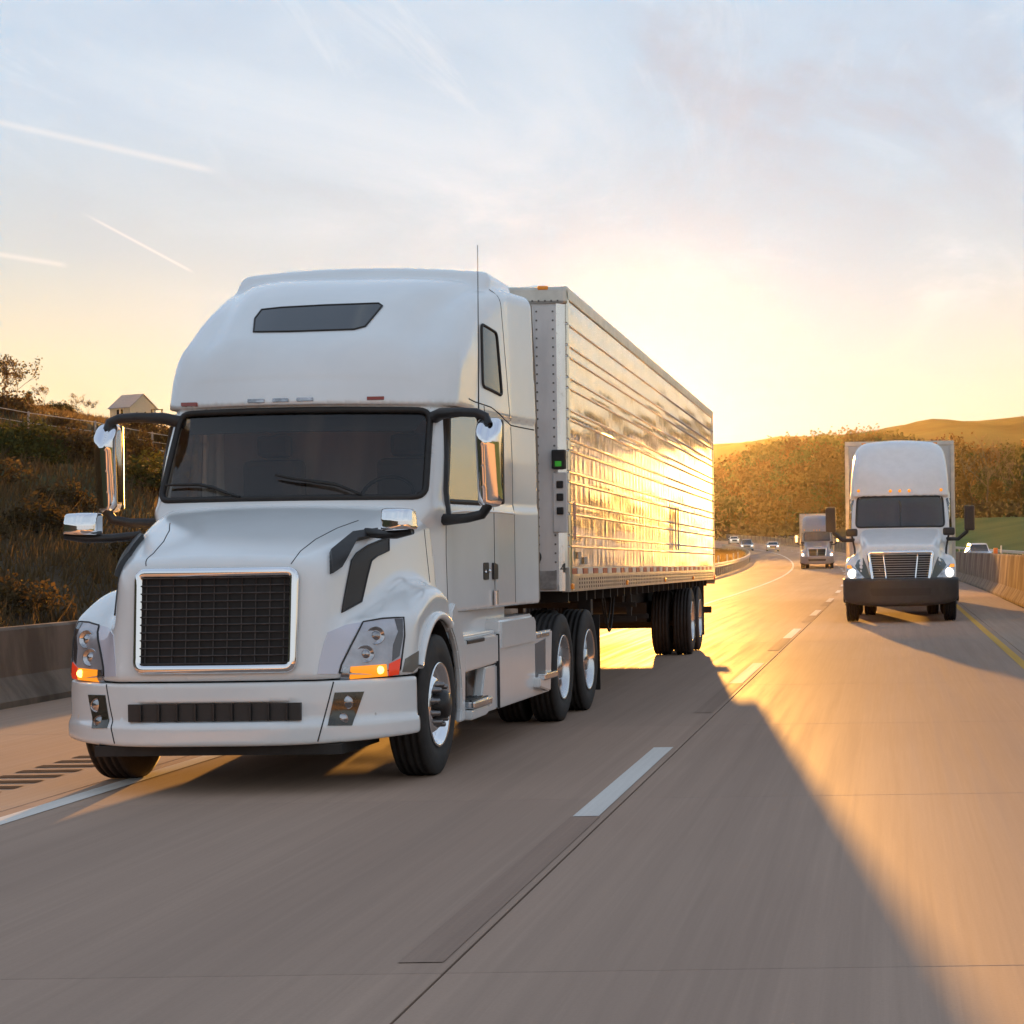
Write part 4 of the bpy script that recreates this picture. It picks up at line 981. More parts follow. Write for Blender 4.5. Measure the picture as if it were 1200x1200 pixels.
        for (y, z) in ((0.5, 1.55), (0.9, 1.5)): obj('decal', box_me('decal', (1.300, y, z), (1.304, y + 0.2, z + 0.07)), mat('faded_brown_decal', (0.40, 0.34, 0.28), 0.6), sw_)
obj('roof', box_me('roof', (-1.28, 0.0, 4.10), (1.28, LT, 4.13)), M_rail, trailer)
obj('floor', box_me('floor', (-1.25, 0.0, 1.24), (1.25, LT, 1.32)), M_chassis, trailer)
# front wall with corner posts and the cooling unit's control box
fw = obj('front_wall', box_me('front_wall', (-1.2, -0.01, 1.245), (1.2, 0.02, 4.10)), M_front, trailer)
for s_ in (1, -1):
    cp = []
    for k in range(7): a_ = R(90 * k / 6); cp.append((s_ * (1.20 + 0.108 * math.sin(a_)), 0.09 - 0.108 * math.cos(a_)))
    cp += [(s_ * 1.20, 0.09)]
    obj('corner_post', prism_me('corner_post', cp, 1.245, 4.02, 2), M_steel, trailer)
    obj('corner_plate', box_me('corner_plate', (min(s_ * 1.0, s_ * 1.20), -0.022, 1.3), (max(s_ * 1.0, s_ * 1.20), -0.012, 3.95), 0.003, 1), M_front, fw)
obj('front_top_rail', box_me('front_top_rail', (-1.3, -0.03, 3.97), (1.3, 0.1, 4.135), 0.03), M_rail, trailer)
for u in (-1.0, 0, 1.08): obj('marker_light', box_me('marker_light', (u - 0.05, -0.045, 4.105), (u + 0.05, 0.0, 4.142), 0.01), M_amber2, fw)
rv = [((u - 0.008, -0.027, z - 0.008), (u + 0.008, -0.022, z + 0.008)) for u in (1.015, 1.17) for z in np.arange(1.35, 3.95, 0.085)]
rv += [((u - 0.008, -0.036, z - 0.008), (u + 0.008, -0.030, z + 0.008)) for z in (4.0,) for u in np.arange(0.8, 1.25, 0.06)]
o = obj('rivet_rows', boxes_me('rivet_rows', rv), M_decal, fw); o['kind'] = 'stuff'
ru = obj('cooling_unit', join_me('cooling_unit', [box_me('cu', (-0.98, -0.42, 2.2), (0.55, -0.012, 3.9), 0.06)]), M_front, trailer)
for k in range(9): obj('louvre', box_me('louvre', (-0.8, -0.435, 3.0 + k * 0.07), (0.4, -0.42, 3.04 + k * 0.07)), M_black, ru)
cb = obj('control_box', box_me('control_box', (1.15, -0.085, 2.40), (1.285, -0.022, 2.585), 0.015), M_black, trailer)
obj('display', box_me('display', (1.185, -0.09, 2.425), (1.245, -0.084, 2.475)), mat('green_display', (0.04, 0.25, 0.04), 0.3, emit=(0.1, 0.9, 0.05), estr=0.02), cb)
lp = obj('hose_panel', box_me('hose_panel', (1.155, -0.045, 1.80), (1.29, -0.02, 2.37), 0.012), M_front, trailer)
for z in (2.22, 2.10, 1.97): obj('connector', box_me('connector', (1.19, -0.06, z), (1.255, -0.044, z + 0.07), 0.01), M_black, lp)
obj('yellow_plate', box_me('yellow_plate', (0.90, -0.02, 1.68), (1.02, -0.011, 1.82)), mat('yellow_plate', (0.55, 0.33, 0.03), 0.5), fw)
obj('round_vent', lathe_me('round_vent', [(-0.03, 0.0), (-0.03, 0.07), (-0.012, 0.085), (-0.01, 0.085)], 24, 1, (0.96, 0, 1.57)), M_black, fw)
obj('lower_panel', box_me('lower_panel', (0.85, -0.03, 1.26), (1.18, -0.012, 1.44), 0.01), mat('scuffed_grey', (0.36, 0.35, 0.34), 0.6, var=0.4, vscale=8), fw)
# the painted numeral on the front corner
fc = bpy.data.curves.new('numeral', 'FONT'); fc.body = '4'; fc.size = 0.13; fc.extrude = 0.002
fo_ = bpy.data.objects.new('tmp', fc); COL.objects.link(fo_); dg = bpy.context.evaluated_depsgraph_get(); nm = bpy.data.meshes.new_from_object(fo_.evaluated_get(dg)); bpy.data.objects.remove(fo_)
nm.transform(Matrix.Translation((1.21, -0.026, 1.42)) @ Matrix.Rotation(R(90), 4, 'X')); obj('numeral', nm, M_decal, fw)
# understructure
for k in range(26): obj('cross_member', box_me('cross_member', (-1.2, 0.5 + k * 0.6, 1.13), (1.2, 0.56 + k * 0.6, 1.24)), M_chassis, trailer)
for s_ in (1, -1):
    obj('slider_rail', box_me('slider_rail', (min(s_ * 0.45, s_ * 0.55), 9.5, 0.93), (max(s_ * 0.45, s_ * 0.55), 15.6, 1.13)), M_chassis, trailer)
    lg = obj('landing_leg', boxes_me('landing_leg', [((min(s_ * 0.98, s_ * 1.12), 2.55, 0.50), (max(s_ * 0.98, s_ * 1.12), 2.70, 1.24)), ((min(s_ * 1.0, s_ * 1.1), 2.57, 0.42), (max(s_ * 1.0, s_ * 1.1), 2.68, 0.55)), ((min(s_ * 0.94, s_ * 1.16), 2.50, 0.40), (max(s_ * 0.94, s_ * 1.16), 2.75, 0.42))], 0.006), M_chassis, trailer)
    obj('leg_brace', tube_me('leg_brace', [(s_ * 1.03, 2.65, 0.75), (s_ * 0.8, 3.9, 1.2)], 0.03), M_chassis, lg)
    obj('mud_flap', box_me('mud_flap', (min(s_ * 0.62, s_ * 1.25), 14.45, 0.33), (max(s_ * 0.62, s_ * 1.25), 14.465, 1.15)), M_rub, trailer)
obj('leg_cross_bar', box_me('leg_cross_bar', (-1.0, 2.58, 0.72), (1.0, 2.64, 0.82)), M_chassis, trailer)
obj('air_tank', lathe_me('air_tank', [(-0.45, 0.0), (-0.43, 0.12), (-0.35, 0.15), (0.35, 0.15), (0.43, 0.12), (0.45, 0.0)], 20, 0, (0.2, 9.9, 0.95)), M_chassis, trailer)
for (lo_, hi_) in (((-1.1, 6.6, 0.78), (1.1, 6.64, 0.84)), ((-1.1, 7.9, 0.78), (1.1, 7.94, 0.84)), ((-1.1, 6.6, 0.96), (1.1, 6.64, 1.02)), ((0.98, 6.6, 0.85), (1.04, 6.66, 1.2)), ((0.4, 6.6, 0.85), (0.46, 6.66, 1.2)), ((-0.4, 6.6, 0.85), (-0.34, 6.66, 1.2))): obj('tray_bar', box_me('tray_bar', lo_, hi_), M_chassis, trailer)
for k, (y, dz) in enumerate(((4.4, 0.44), (4.9, 0.36))):
    pts = [(1.0 - 0.1 * k, y + 0.9 * t, 1.15 - dz * math.sin(math.pi * t)) for t in np.linspace(0, 1, 13)]
    obj('air_hose', tube_me('air_hose', pts, 0.013, 6), M_rub, trailer)
obj('bogie_frame', boxes_me('bogie_frame', [((-0.6, 11.9, 0.62), (0.6, 14.1, 0.92)), ((-0.95, 12.9, 0.5), (0.95, 13.1, 0.85))]), M_chassis, trailer)
obj('rear_frame', boxes_me('rear_frame', [((1.22, LT - 0.02, 1.2), (1.3, LT + 0.06, 4.14)), ((-1.3, LT - 0.02, 1.2), (-1.22, LT + 0.06, 4.14)), ((-1.3, LT - 0.02, 4.02), (1.3, LT + 0.06, 4.14)), ((-1.3, LT - 0.02, 1.16), (1.3, LT + 0.08, 1.32))]), M_rail, trailer)
for s_ in (1, -1): obj('rear_door', box_me('rear_door', (min(0.01 * s_, 1.2 * s_), LT - 0.01, 1.33), (max(0.01 * s_, 1.2 * s_), LT + 0.03, 4.01)), M_front, trailer)
obj('underride_guard', boxes_me('underride_guard', [((-1.18, LT - 0.1, 0.66), (1.24, LT, 0.78)), ((0.5, LT - 0.08, 0.7), (0.58, LT - 0.02, 1.2)), ((-0.58, LT - 0.08, 0.7), (-0.5, LT - 0.02, 1.2))]), M_chassis, trailer)
trailer_wheels(trailer, LT, math.sin(TRP), (12.38, 13.63), drive0)

# =================================================================== the other two trucks
M_lamp = mat('lit_headlamp', (1, 0.97, 0.9), 0.2, emit=(1.0, 0.93, 0.80), estr=0.55)
M_bump2 = mat('dark_bumper_plastic', (0.045, 0.042, 0.042), 0.5, var=0.2, vscale=4)
M_grey_paint = mat('silver_grey_paint', (0.22, 0.22, 0.25), 0.3, 0.3, coat=0.6)
M_white2 = mat('plain_white_paint', (0.76, 0.76, 0.76), 0.28, 0.0, var=0.05, coat=0.5)
M_trl2 = mat('white_trailer_skin', (0.66, 0.64, 0.60), 0.45, 0.1, var=0.12, vscale=2)
def other_truck(name_label, loc, yaw, paint, low_reflection, slats, tall, chrome_bumper, res, mirrors_black, trailer_label, tw=1.0):
    T = Space(loc, yaw); t = empty('semi_truck', loc, -yaw); tag(t, name_label, 'truck')
    zt0 = tall
    def fh(P):
        a, v, z = np.abs(P[:, 0]), P[:, 1], P[:, 2]
        front = (0.05 + 0.22 * a * a + 0.12 * (z - 0.8)) - v
        side = a - (0.74 + 0.20 * (1 - np.exp(-np.maximum(v, -.3) / 0.5)) + 0.07 * v - 0.22 * (z - 1.25))
        q = v - 0.1
        top = (z - (1.63 + 0.33 * q - 0.03 * q * q - 0.10 * a * a)) * 0.95
        d_ = smax(smax(side, top, 0.14), front, 0.12)
        ft = z - (1.16 + 0.30 * sstep(0.1, 1.0, v) - 0.5 * np.maximum(a - 0.9, 0) ** 1.5)
        fe = smax(smax(ft, a - 1.20, 0.16), (0.08 + 0.5 * (np.maximum(a - 0.5, 0) / 0.7) ** 2 + 0.25 * (z - 0.8)) - v, 0.14)
        fe = smax(fe, v - 1.7, 0.03)
        d_ = smin(d_, fe, 0.12); d_ = smax(smax(d_, v - 1.8, 0.03), 0.80 - z, 0.02)
        arch = smin(0.60 - np.hypot(v - 1.15, z - 0.52), a - 0.74, 0.02)
        return smax(d_, arch, 0.015)
    def fc(P):
        a, v, z = np.abs(P[:, 0]), P[:, 1], P[:, 2]
        sd = 1.04 + 0.12 * sstep(1.5, 2.6, v) - 0.04 * np.maximum(z - 2.0, 0)
        ws = ((1.45 + 0.55 * (z - 2.0) + 0.35 * a * a) - v) * 0.82
        low = smax(smax(a - sd, ws, 0.1), z - 2.84, 0.05)
        br = ((1.80 + 0.30 * (z - 2.8) + 0.30 * a * a) - v) * 0.86
        sl = (z - (3.25 + 0.95 * (v - 2.0) - 0.15 * a * a)) * 0.72
        up = smax(smax(sl, z - (zt0 - 0.10 * a * a), 0.35), a - (sd - 0.02 - 0.05 * np.maximum(z - 3, 0)), 0.30)
        up = smax(smax(up, br, 0.12), 2.74 - z, 0.02)
        d_ = smin(low, up, 0.02); d_ = smax(d_, v - 4.7, 0.06)
        return smax(d_, np.where(v < 1.75, 1.7 - z, 1.0 - z), 0.02)
    def fb(P):
        a, v, z = np.abs(P[:, 0]), P[:, 1], P[:, 2]
        d_ = smax(((0.60 * (a / 1.28) ** 3.2 - 0.02) - v) * 0.75, a - (1.25 - 0.25 * np.maximum(0.60 - z, 0)), 0.06)
        return smax(smax(smax(d_, z - 0.96, 0.05), 0.35 + 0.05 * a ** 4 - z, 0.08), v - 0.62, 0.02)
    hood = obj('hood', iso('hood', fh, (-1.28, -0.05, 0.76), (1.28, 1.86, 2.15), res), paint, t)
    cab = obj('cab', iso('cab', fc, (-1.28, 1.3, 0.95), (1.28, 4.78, zt0 + 0.08), res * 1.15), paint, t)
    bp = obj('bumper', iso('bumper', fb, (-1.32, -0.08, 0.3), (1.32, 0.68, 1.03), res * 0.9), chrome_bumper, t)
    obj('intake', T.patch('intake', rpoly([(-0.62, 0.58), (0.62, 0.58), (0.66, 0.74), (-0.66, 0.74)], 0.05), 'front', fb, 0.006, 0.02, 8), M_mesh, bp)
    # windscreen
    wp = rpoly([(-0.98, 2.06), (0.98, 2.06), (0.95, 2.74), (-0.95, 2.74)], 0.1)
    ws = obj('windshield', T.patch('windshield', wp, 'front', fc, 0.006, 0.02, 12), M_gdark, t)
    obj('gasket', T.line('gasket', wp, 'front', fc, 0.022, 0.004, closed=True, step=0.06), M_rub, ws)
    obj('divider', T.line('divider', [(0, 2.06), (0, 2.74)], 'front', fc, 0.010, 0.006), M_rub, ws)
    for mir in (False, True):
        obj('side_window', T.patch('side_window', rpoly([(2.0, 2.02), (2.8, 2.02), (2.78, 2.7), (2.2, 2.7)], 0.05), 'side', fc, 0.006, 0.02, 6, mir), M_gdark, t)
        obj('reflection_patch', T.patch('reflection_patch', [(0.62, 0.84), (0.75, 0.83), (0.98, 1.22), (0.92, 1.34), (0.80, 1.40), (0.72, 1.2)], 'front', fh, 0.005, 0.02, 6, mir), low_reflection, hood)  # patch carrying the lower hood's dark reflection as plain colour
        h = obj('headlight', T.patch('headlight', rpoly([(0.74, 0.93), (1.10, 0.93), (1.165, 1.12), (1.16, 1.24), (1.06, 1.24), (0.92, 1.14)], 0.03), 'front', fh, 0.008, 0.03, 6, mir), M_lens, t)
        P, N = T.hit(np.array([[1.02, 1.05]]), 'front', fh, 0.02); p = P[0].copy(); p[0] *= -1 if mir else 1
        obj('lamp', lathe_me('lamp', [(-0.05, 0.0), (-0.045, 0.06), (-0.02, 0.095), (0.02, 0.105)], 20, 1, p), M_lamp, h)
        obj('turn_signal', T.patch('turn_signal', [(1.03, 1.16), (1.15, 1.17), (1.15, 1.235), (1.07, 1.235)], 'front', fh, 0.014, 0.02, 3, mir), M_amber, h)
    # grille
    gp = rpoly([(-0.60, 0.90), (0.60, 0.90), (0.68, 1.50), (-0.68, 1.50)], 0.07)
    g = obj('grille', T.patch('grille', gp, 'front', fh, 0.004, 0.02, 8), MATS['radiator_black'], t)
    obj('frame', T.line('frame', gp, 'front', fh, 0.045, 0.012, closed=True, n=8, step=0.05), M_chrome, g)
    for k in range(slats):
        z = 0.95 + 0.5 * k / (slats - 1); wv = 0.60 + 0.08 * (z - 0.9) / 0.6
        obj('slat', T.line('slat', [(-wv, z), (wv, z)], 'front', fh, 0.010 if slats > 4 else 0.008, 0.03, n=6, step=0.15), mat('dull_chrome_slat', (0.42, 0.41, 0.40), 0.3, 0.9) if slats > 4 else M_bar, g)
    for u in ((-0.32, 0.32) if slats > 4 else (0,)):
        obj('mullion', T.line('mullion', [(u * 0.95, 0.9), (u * 1.15, 1.5)], 'front', fh, 0.02, 0.035, n=6, step=0.1), M_chrome, g)
    for u in (-0.92, -0.21, 0, 0.21, 0.92):
        P, N = T.hit(np.array([[u, 2.86 + (0.02 if abs(u) > .5 else 0)]]), 'front', fc, 0.0)
        obj('marker_light', lathe_me('marker_light', [(-0.05, 0.0), (-0.04, 0.03), (0.03, 0.04), (0.03, 0)], 10, 1, P[0]), M_amber, cab)
    for s_ in (1, -1):
        m = empty('mirror', (0, 0, 0), 0, t)
        obj('mirror_arm', tube_me('mirror_arm', [(s_ * 1.02, 1.75, 1.78), (s_ * 1.28, 1.65, 1.78), (s_ * 1.46, 1.62, 1.93), (s_ * 1.50, 1.62, 2.05)], 0.045, 8), M_black, m)
        obj('mirror_shell', box_me('mirror_shell', (s_ * 1.53 - 0.115, 1.55, 1.96), (s_ * 1.53 + 0.115, 1.72, 2.52), 0.045, 3), M_black if mirrors_black else M_chrome, m)
        hm = obj('hood_mirror', box_me('hood_mirror', (s_ * 1.06 - 0.13, 0.95, 1.86), (s_ * 1.06 + 0.13, 1.15, 2.03), 0.05, 3), M_black, t)
        obj('arm', tube_me('arm', [(s_ * 1.06, 1.05, 1.9), (s_ * 1.0, 1.0, 1.6), (s_ * 0.98, 0.95, 1.35)], 0.025, 6), M_black, hm)
    wa = copy_tree(w0, t); set_wheel(wa, 1, 1.06, 1.15); wb_ = copy_tree(w0, t); set_wheel(wb_, -1, 1.06, 1.15)
    for (s_, v) in ((1, 5.4), (-1, 5.4), (1, 6.7), (-1, 6.7)): set_wheel(copy_tree(drive0, t), s_, 1.08, v)
    obj('chassis', boxes_me('chassis', [((-0.9, 0.7, 0.5), (0.9, 5.0, 1.1)), ((-0.5, 4.8, 0.7), (0.5, 7.2, 1.0))]), M_chassis, t)
    for s_ in (1, -1): obj('side_skirt', box_me('side_skirt', (min(s_ * 1.1, s_ * 1.2), 1.85, 0.4), (max(s_ * 1.1, s_ * 1.2), 4.8, 1.05), 0.03), paint, t)
    # trailer
    c, s = math.cos(yaw), math.sin(yaw); v0 = 5.25
    tl = empty('semi_trailer', (loc[0] + v0 * s, loc[1] + v0 * c, loc[2]), -yaw); tag(tl, trailer_label, 'trailer')
    b = obj('box_body', box_me('box_body', (-1.28, 0.0, 1.2), (1.28, 15.9, 4.10), 0.03), M_trl2, tl)
    obj('front_rail', boxes_me('front_rail', [((-1.3, -0.02, 4.03), (1.3, 0.05, 4.14))], 0.01), M_rail, tl)
    for s_ in (1, -1):
        obj('corner_post', box_me('corner_post', (min(s_ * 1.2, s_ * 1.305), -0.03, 1.2), (max(s_ * 1.2, s_ * 1.305), 0.10, 4.03), 0.015), M_rail, tl)
        obj('bottom_rail', box_me('bottom_rail', (min(s_ * 1.24, s_ * 1.305), 0.1, 1.12), (max(s_ * 1.24, s_ * 1.305), 15.9, 1.3)), M_rail, tl)
    for k in range(3): obj('marker_light', box_me('marker_light', (-0.9 + 0.85 * k, -0.04, 4.06), (-0.8 + 0.85 * k, -0.02, 4.10)), M_amber2, tl)
    for v in (12.6, 13.85):
        for s_ in (1, -1): set_wheel(copy_tree(drive0, tl), s_, 1.12, v)
    obj('bogie', boxes_me('bogie', [((-0.6, 12.0, 0.5), (0.6, 14.4, 1.1))]), M_chassis, tl)
    obj('floor_frame', boxes_me('floor_frame', [((-1.2, 0.3, 1.05), (1.2, 15.6, 1.2))]), M_chassis, tl)
    return t
other_truck('white truck with lit headlamps and black bumper in the lane by the median', (0.22, 43.6, 0), R(0.4), M_white2, mat('painted_green_reflection', (0.05, 0.065, 0.06), 0.25, coat=0.6), 11, 4.06, M_bump2, 0.045, True, 'plain white box trailer behind the black bumpered truck by the median')  # dark green colour stands in for a reflection on the white hood
y3 = 150.0
other_truck('small distant silver grey truck on the bend with headlamps lit', (-5.35, y3, float(zr(y3))), R(-2.0), M_grey_paint, M_grey_paint, 3, 3.98, M_grey_paint, 0.06, False, 'distant box trailer glowing at its edge behind the silver grey truck')

# =================================================================== cars
M_carglass = mat('car_glass', (0.02, 0.02, 0.022), 0.05, coat=0.5)
M_car_white = mat('white_car_paint', (0.72, 0.72, 0.72), 0.25, coat=0.8); M_car_silver = mat('silver_car_paint', (0.42, 0.42, 0.44), 0.25, 0.4, coat=0.8)
car_tyre = lathe_me('car_tyre', [(-0.1, 0.2), (-0.11, 0.3), (-0.08, 0.335), (0.08, 0.335), (0.11, 0.3), (0.1, 0.2)], 24, 0)
car_rim = lathe_me('car_rim', [(0.08, 0.21), (0.095, 0.2), (0.06, 0.12), (0.07, 0.0)], 20, 0)
def car(label, loc, yaw, paint, H, L_, Wd, group, rear_lit=False):
    t = empty('car', loc, yaw); tag(t, label, 'car', group)
    hw = Wd / 2; T = Space(loc, 0)
    def f(P):
        a, v, z = np.abs(P[:, 0]), P[:, 1], P[:, 2]
        body = smax(smax(a - (hw - 0.05 * (z - 0.7) ** 2 - 0.10 * np.maximum(0.9 - v, 0) ** 2), np.abs(v - L_ / 2) - L_ / 2 + 0.10 * a ** 2, 0.12), np.maximum(z - (0.95 + 0.12 * sstep(0.2, 1.3, v)), 0.22 - z), 0.09)
        top = smax(smax(a - (hw - 0.08 - 0.30 * np.maximum(z - 0.95, 0)), z - H + 0.06 * a * a, 0.1), np.maximum((1.15 + 0.95 * (z - 0.95) - v) * 0.72, (v - (L_ - 0.12 - 0.45 * (z - 0.95))) * 0.9), 0.1)
        top = smax(top, 0.9 - z, 0.02); d_ = smin(body, top, 0.05)
        for vw_ in (0.85, L_ - 0.85): d_ = smax(d_, smin(0.37 - np.hypot(v - vw_, z - 0.33), a - hw + 0.28, 0.02), 0.01)
        return d_
    b = obj('body', iso('body', f, (-hw - .06, -0.1, 0.15), (hw + .06, L_ + 0.1, H + .06), 0.05), paint, t)
    obj('windshield', T.patch('windshield', rpoly([(-hw + 0.2, 1.04), (hw - 0.2, 1.04), (hw - 0.34, H - 0.12), (-hw + 0.34, H - 0.12)], 0.06), 'front', f, 0.006, 0.02, 6), M_carglass, t)
    rp = T.patch('rear_window', rpoly([(-hw + 0.22, 1.06), (hw - 0.22, 1.06), (hw - 0.34, H - 0.14), (-hw + 0.34, H - 0.14)], 0.06), 'front', lambda P: f(P * np.array([1, -1, 1]) + np.array([0, L_, 0])), 0.006, 0.02, 6)
    rp.transform(Matrix.Translation((0, L_, 0)) @ Matrix.Diagonal((1, -1, 1, 1))); rp.flip_normals(); obj('rear_window', rp, M_carglass, t)
    for mir in (False, True):
        obj('side_window', T.patch('side_window', rpoly([(1.45, 1.04), (L_ - 0.4, 1.04), (L_ - 0.7, H - 0.14), (1.95, H - 0.14)], 0.06), 'side', f, 0.005, 0.02, 6, mir), M_carglass, t)
        h = obj('headlight', T.patch('headlight', rpoly([(hw - 0.42, 0.68), (hw - 0.13, 0.70), (hw - 0.13, 0.84), (hw - 0.38, 0.80)], 0.03), 'front', f, 0.008, 0.02, 4, mir), M_lamp if not rear_lit else M_lens, t)
        rl = box_me('tail_lamp', ((hw - 0.32) if not mir else -(hw - 0.08), L_ - 0.14, 0.82), ((hw - 0.08) if not mir else -(hw - 0.32), L_ - 0.02, 1.0), 0.02); obj('tail_lamp', rl, M_red, t)
        obj('wing_mirror', box_me('wing_mirror', (min((hw - .02) * (-1 if mir else 1), (hw + .14) * (-1 if mir else 1)), 1.35, 1.0), (max((hw - .02) * (-1 if mir else 1), (hw + .14) * (-1 if mir else 1)), 1.5, 1.12), 0.03), paint, t)
    obj('grille', T.patch('grille', [(-0.42, 0.5), (0.42, 0.5), (0.45, 0.78), (-0.45, 0.78)], 'front', f, 0.006, 0.02, 4), M_black, t)
    pl = box_me('number_plate', (-0.22, L_ - 0.06, 0.68), (0.22, L_ + 0.012, 0.79)); obj('number_plate', pl, M_tape_w, t)
    for s_ in (1, -1):
        for v in (0.85, L_ - 0.85):
            wl = empty('wheel', (s_ * (hw - 0.12), v, 0.335), 0 if s_ > 0 else math.pi, t); obj('tyre', car_tyre, M_tyre, wl); obj('rim', car_rim, M_alu, wl)
    return t
def on_road(px, y): return ((px - VPX) / FPX * y, y, float(zr(y)))
car('pale car nearest the sun, rounding the far bend behind the others', on_road(861, 385), R(9), M_car_white, 1.5, 4.6, 1.85, 'oncoming cars on the bend')
car('tall pale car with bright headlamps at the far bend', on_road(875.5, 305), R(6), M_car_silver, 1.78, 4.8, 2.0, 'oncoming cars on the bend')
car('lone low car on the bend between the guardrail and the grey truck', on_road(906, 295), R(5), M_car_silver, 1.45, 4.6, 1.85, 'oncoming cars on the bend')
car('white car driving away in the opposing lanes past the median barrier', (7.1, 160, float(zr(160))), R(3), M_car_white, 1.72, 4.7, 1.9, None, True)
# small roadside things
ms = empty('mile_marker', (float(cx(330)) + 2.9, 330, float(zr(330)))); tag(ms, 'tiny green mile marker sign on a post near the bend', 'sign')
obj('post', box_me('post', (-0.04, -0.03, 0), (0.04, 0.03, 1.6)), M_galv, ms); obj('plate', box_me('plate', (-0.25, -0.05, 1.4), (0.25, -0.035, 2.6)), mat('green_sign', (0.02, 0.16, 0.06), 0.4), ms)
dl = empty('delineator', (3.86, 72.5, 1.335)); tag(dl, 'orange reflector with white stub on top of the median barrier', 'reflector')
obj('reflector', box_me('reflector', (-0.20, -0.03, 0.0), (-0.05, 0.03, 0.20), 0.01), mat('orange_reflector', (0.7, 0.18, 0.02), 0.3), dl); obj('stub', box_me('stub', (0.05, -0.03, 0.0), (0.10, 0.03, 0.28), 0.01), M_tape_w, dl)
for k in range(4):
    y = 140 + 14 * k; p = obj('delineator', boxes_me('delineator', [((-0.05, -0.02, 0.0), (0.05, 0.02, 1.15))], 0.01), M_tape_w, None, (float(cx(y)) - 10.4, y, float(zr(y))))
    tag(p, '%s of four slim white posts behind the curving guardrail' % ('nearest', 'second nearest', 'third nearest', 'farthest')[k], 'post', 'delineator posts behind the guardrail')

# a second white truck close behind the first by the median: it is out of sight but its shadow lies on the barrier
hid_t = copy_tree([o for o in bpy.data.objects if o.name.startswith('semi_truck') and o.parent is None and 'black bumper' in o.get('label', '')][0])
hid_l = copy_tree([o for o in bpy.data.objects if o.name.startswith('semi_trailer') and 'black bumpered' in o.get('label', '')][0])
for o in (hid_t, hid_l): o.location.y += 62.0; o.location.x -= 0.25
hid_t['label'] = 'second white truck following hidden behind the black bumpered one'; hid_l['label'] = 'white trailer of the hidden following truck, its shadow on the barrier'

# =================================================================== vegetation
def leaf_mat(name, ca, cb, tr=0.22):
    m = bpy.data.materials.new(name); m.use_nodes = True; t = NT(m.node_tree)
    oi = t.n('ShaderNodeObjectInfo').outputs['Random']; pos = t.n('ShaderNodeNewGeometry').outputs['Position']
    nz = t.noise(pos, 0.9, 3, 0.6)
    c = t.mix(t.maprange(t.math('ADD', t.math('MULTIPLY', nz, 0.6), t.math('MULTIPLY', oi, 0.4)), 0.25, 0.75), ca, cb)
    d_ = t.n('ShaderNodeBsdfDiffuse', {0: c}); tl = t.n('ShaderNodeBsdfTranslucent', {0: c})
    mx = t.n('ShaderNodeMixShader', {0: tr, 1: d_.outputs[0], 2: tl.outputs[0]})
    t.n('ShaderNodeOutputMaterial', {0: mx.outputs[0]}); MATS[name] = m; return m
M_leaf = [leaf_mat('leaf_green', (0.032, 0.042, 0.014), (0.065, 0.065, 0.02)), leaf_mat('leaf_autumn', (0.06, 0.038, 0.014), (0.105, 0.058, 0.018)), leaf_mat('leaf_dark', (0.03, 0.042, 0.016), (0.06, 0.06, 0.02))]
M_bark = mat('bark', (0.075, 0.055, 0.04), 0.9, var=0.4, vscale=6)
M_brush = leaf_mat('brush_leaf', (0.045, 0.034, 0.018), (0.085, 0.058, 0.028)); M_brushg = leaf_mat('brush_green', (0.038, 0.042, 0.016), (0.075, 0.075, 0.024))
def leaves_me(name, C, size, rg):
    """one small bent leaf-clump quad per centre"""
    n = len(C); s = size * rg.uniform(0.6, 1.3, n)
    a = rg.normal(size=(n, 3)); a /= np.linalg.norm(a, axis=1, keepdims=True)
    b = rg.normal(size=(n, 3)); b -= (a * b).sum(1, keepdims=True) * a; b /= np.linalg.norm(b, axis=1, keepdims=True)
    A, B = a * s[:, None], b * s[:, None] * 0.7; cN = np.cross(a, b) * s[:, None] * 0.25
    V = np.stack([C - A, C + B * 0.9 - cN, C + A, C - B + cN], 1).reshape(-1, 3); F = np.arange(4 * n).reshape(-1, 4)
    return mesh_np(name, V, F, False)
def branch_tree(rg, H, depth, spread, trunk_r):
    segs, tips = [], []
    def go(p, d, L, r, k):
        pts = [p]; q = p.copy(); dd = d.copy()
        for i in range(4):
            dd = dd + rg.normal(0, 0.12, 3); dd[2] += 0.05; dd /= np.linalg.norm(dd); q = q + dd * L / 4; pts.append(q.copy())
        segs.append((pts, r)); 
        if k >= depth: tips.append(q); return
        for j in range(rg.integers(2, 4) + (1 if k == 0 else 0)):
            t = rg.uniform(0.45, 1.0); i = min(3, int(t * 4)); bp = pts[i] + (pts[i + 1] - pts[i]) * (t * 4 - i)
            nd = dd + rg.normal(0, spread, 3); nd[2] = abs(nd[2]) * 0.8 + 0.15; nd /= np.linalg.norm(nd)
            go(bp, nd, L * rg.uniform(0.55, 0.75), r * 0.55, k + 1)
        tips.append(q)
    go(np.zeros(3), np.array([0, 0, 1.0]), H * 0.5, trunk_r, 0)
    return segs, np.array(tips)
def trunk_me(segs, n=5):
    V, F = [], []
    for pts, r in segs:
        me_p = [Vector(p) for p in pts]; N = len(me_p); base = len(V)
        t = (me_p[-1] - me_p[0]).normalized(); s = t.orthogonal().normalized(); u = t.cross(s)
        for i, p in enumerate(me_p):
            rr = r * (1 - 0.45 * i / (N - 1))
            for k in range(n): a_ = 2 * math.pi * k / n; V.append(p + (s * math.cos(a_) + u * math.sin(a_)) * rr)
        for i in range(N - 1):
            for k in range(n): F.append((base + i * n + k, base + i * n + (k + 1) % n, base + (i + 1) * n + (k + 1) % n, base + (i + 1) * n + k))
    return meshd('trunk', V, F)
tree_protos = []
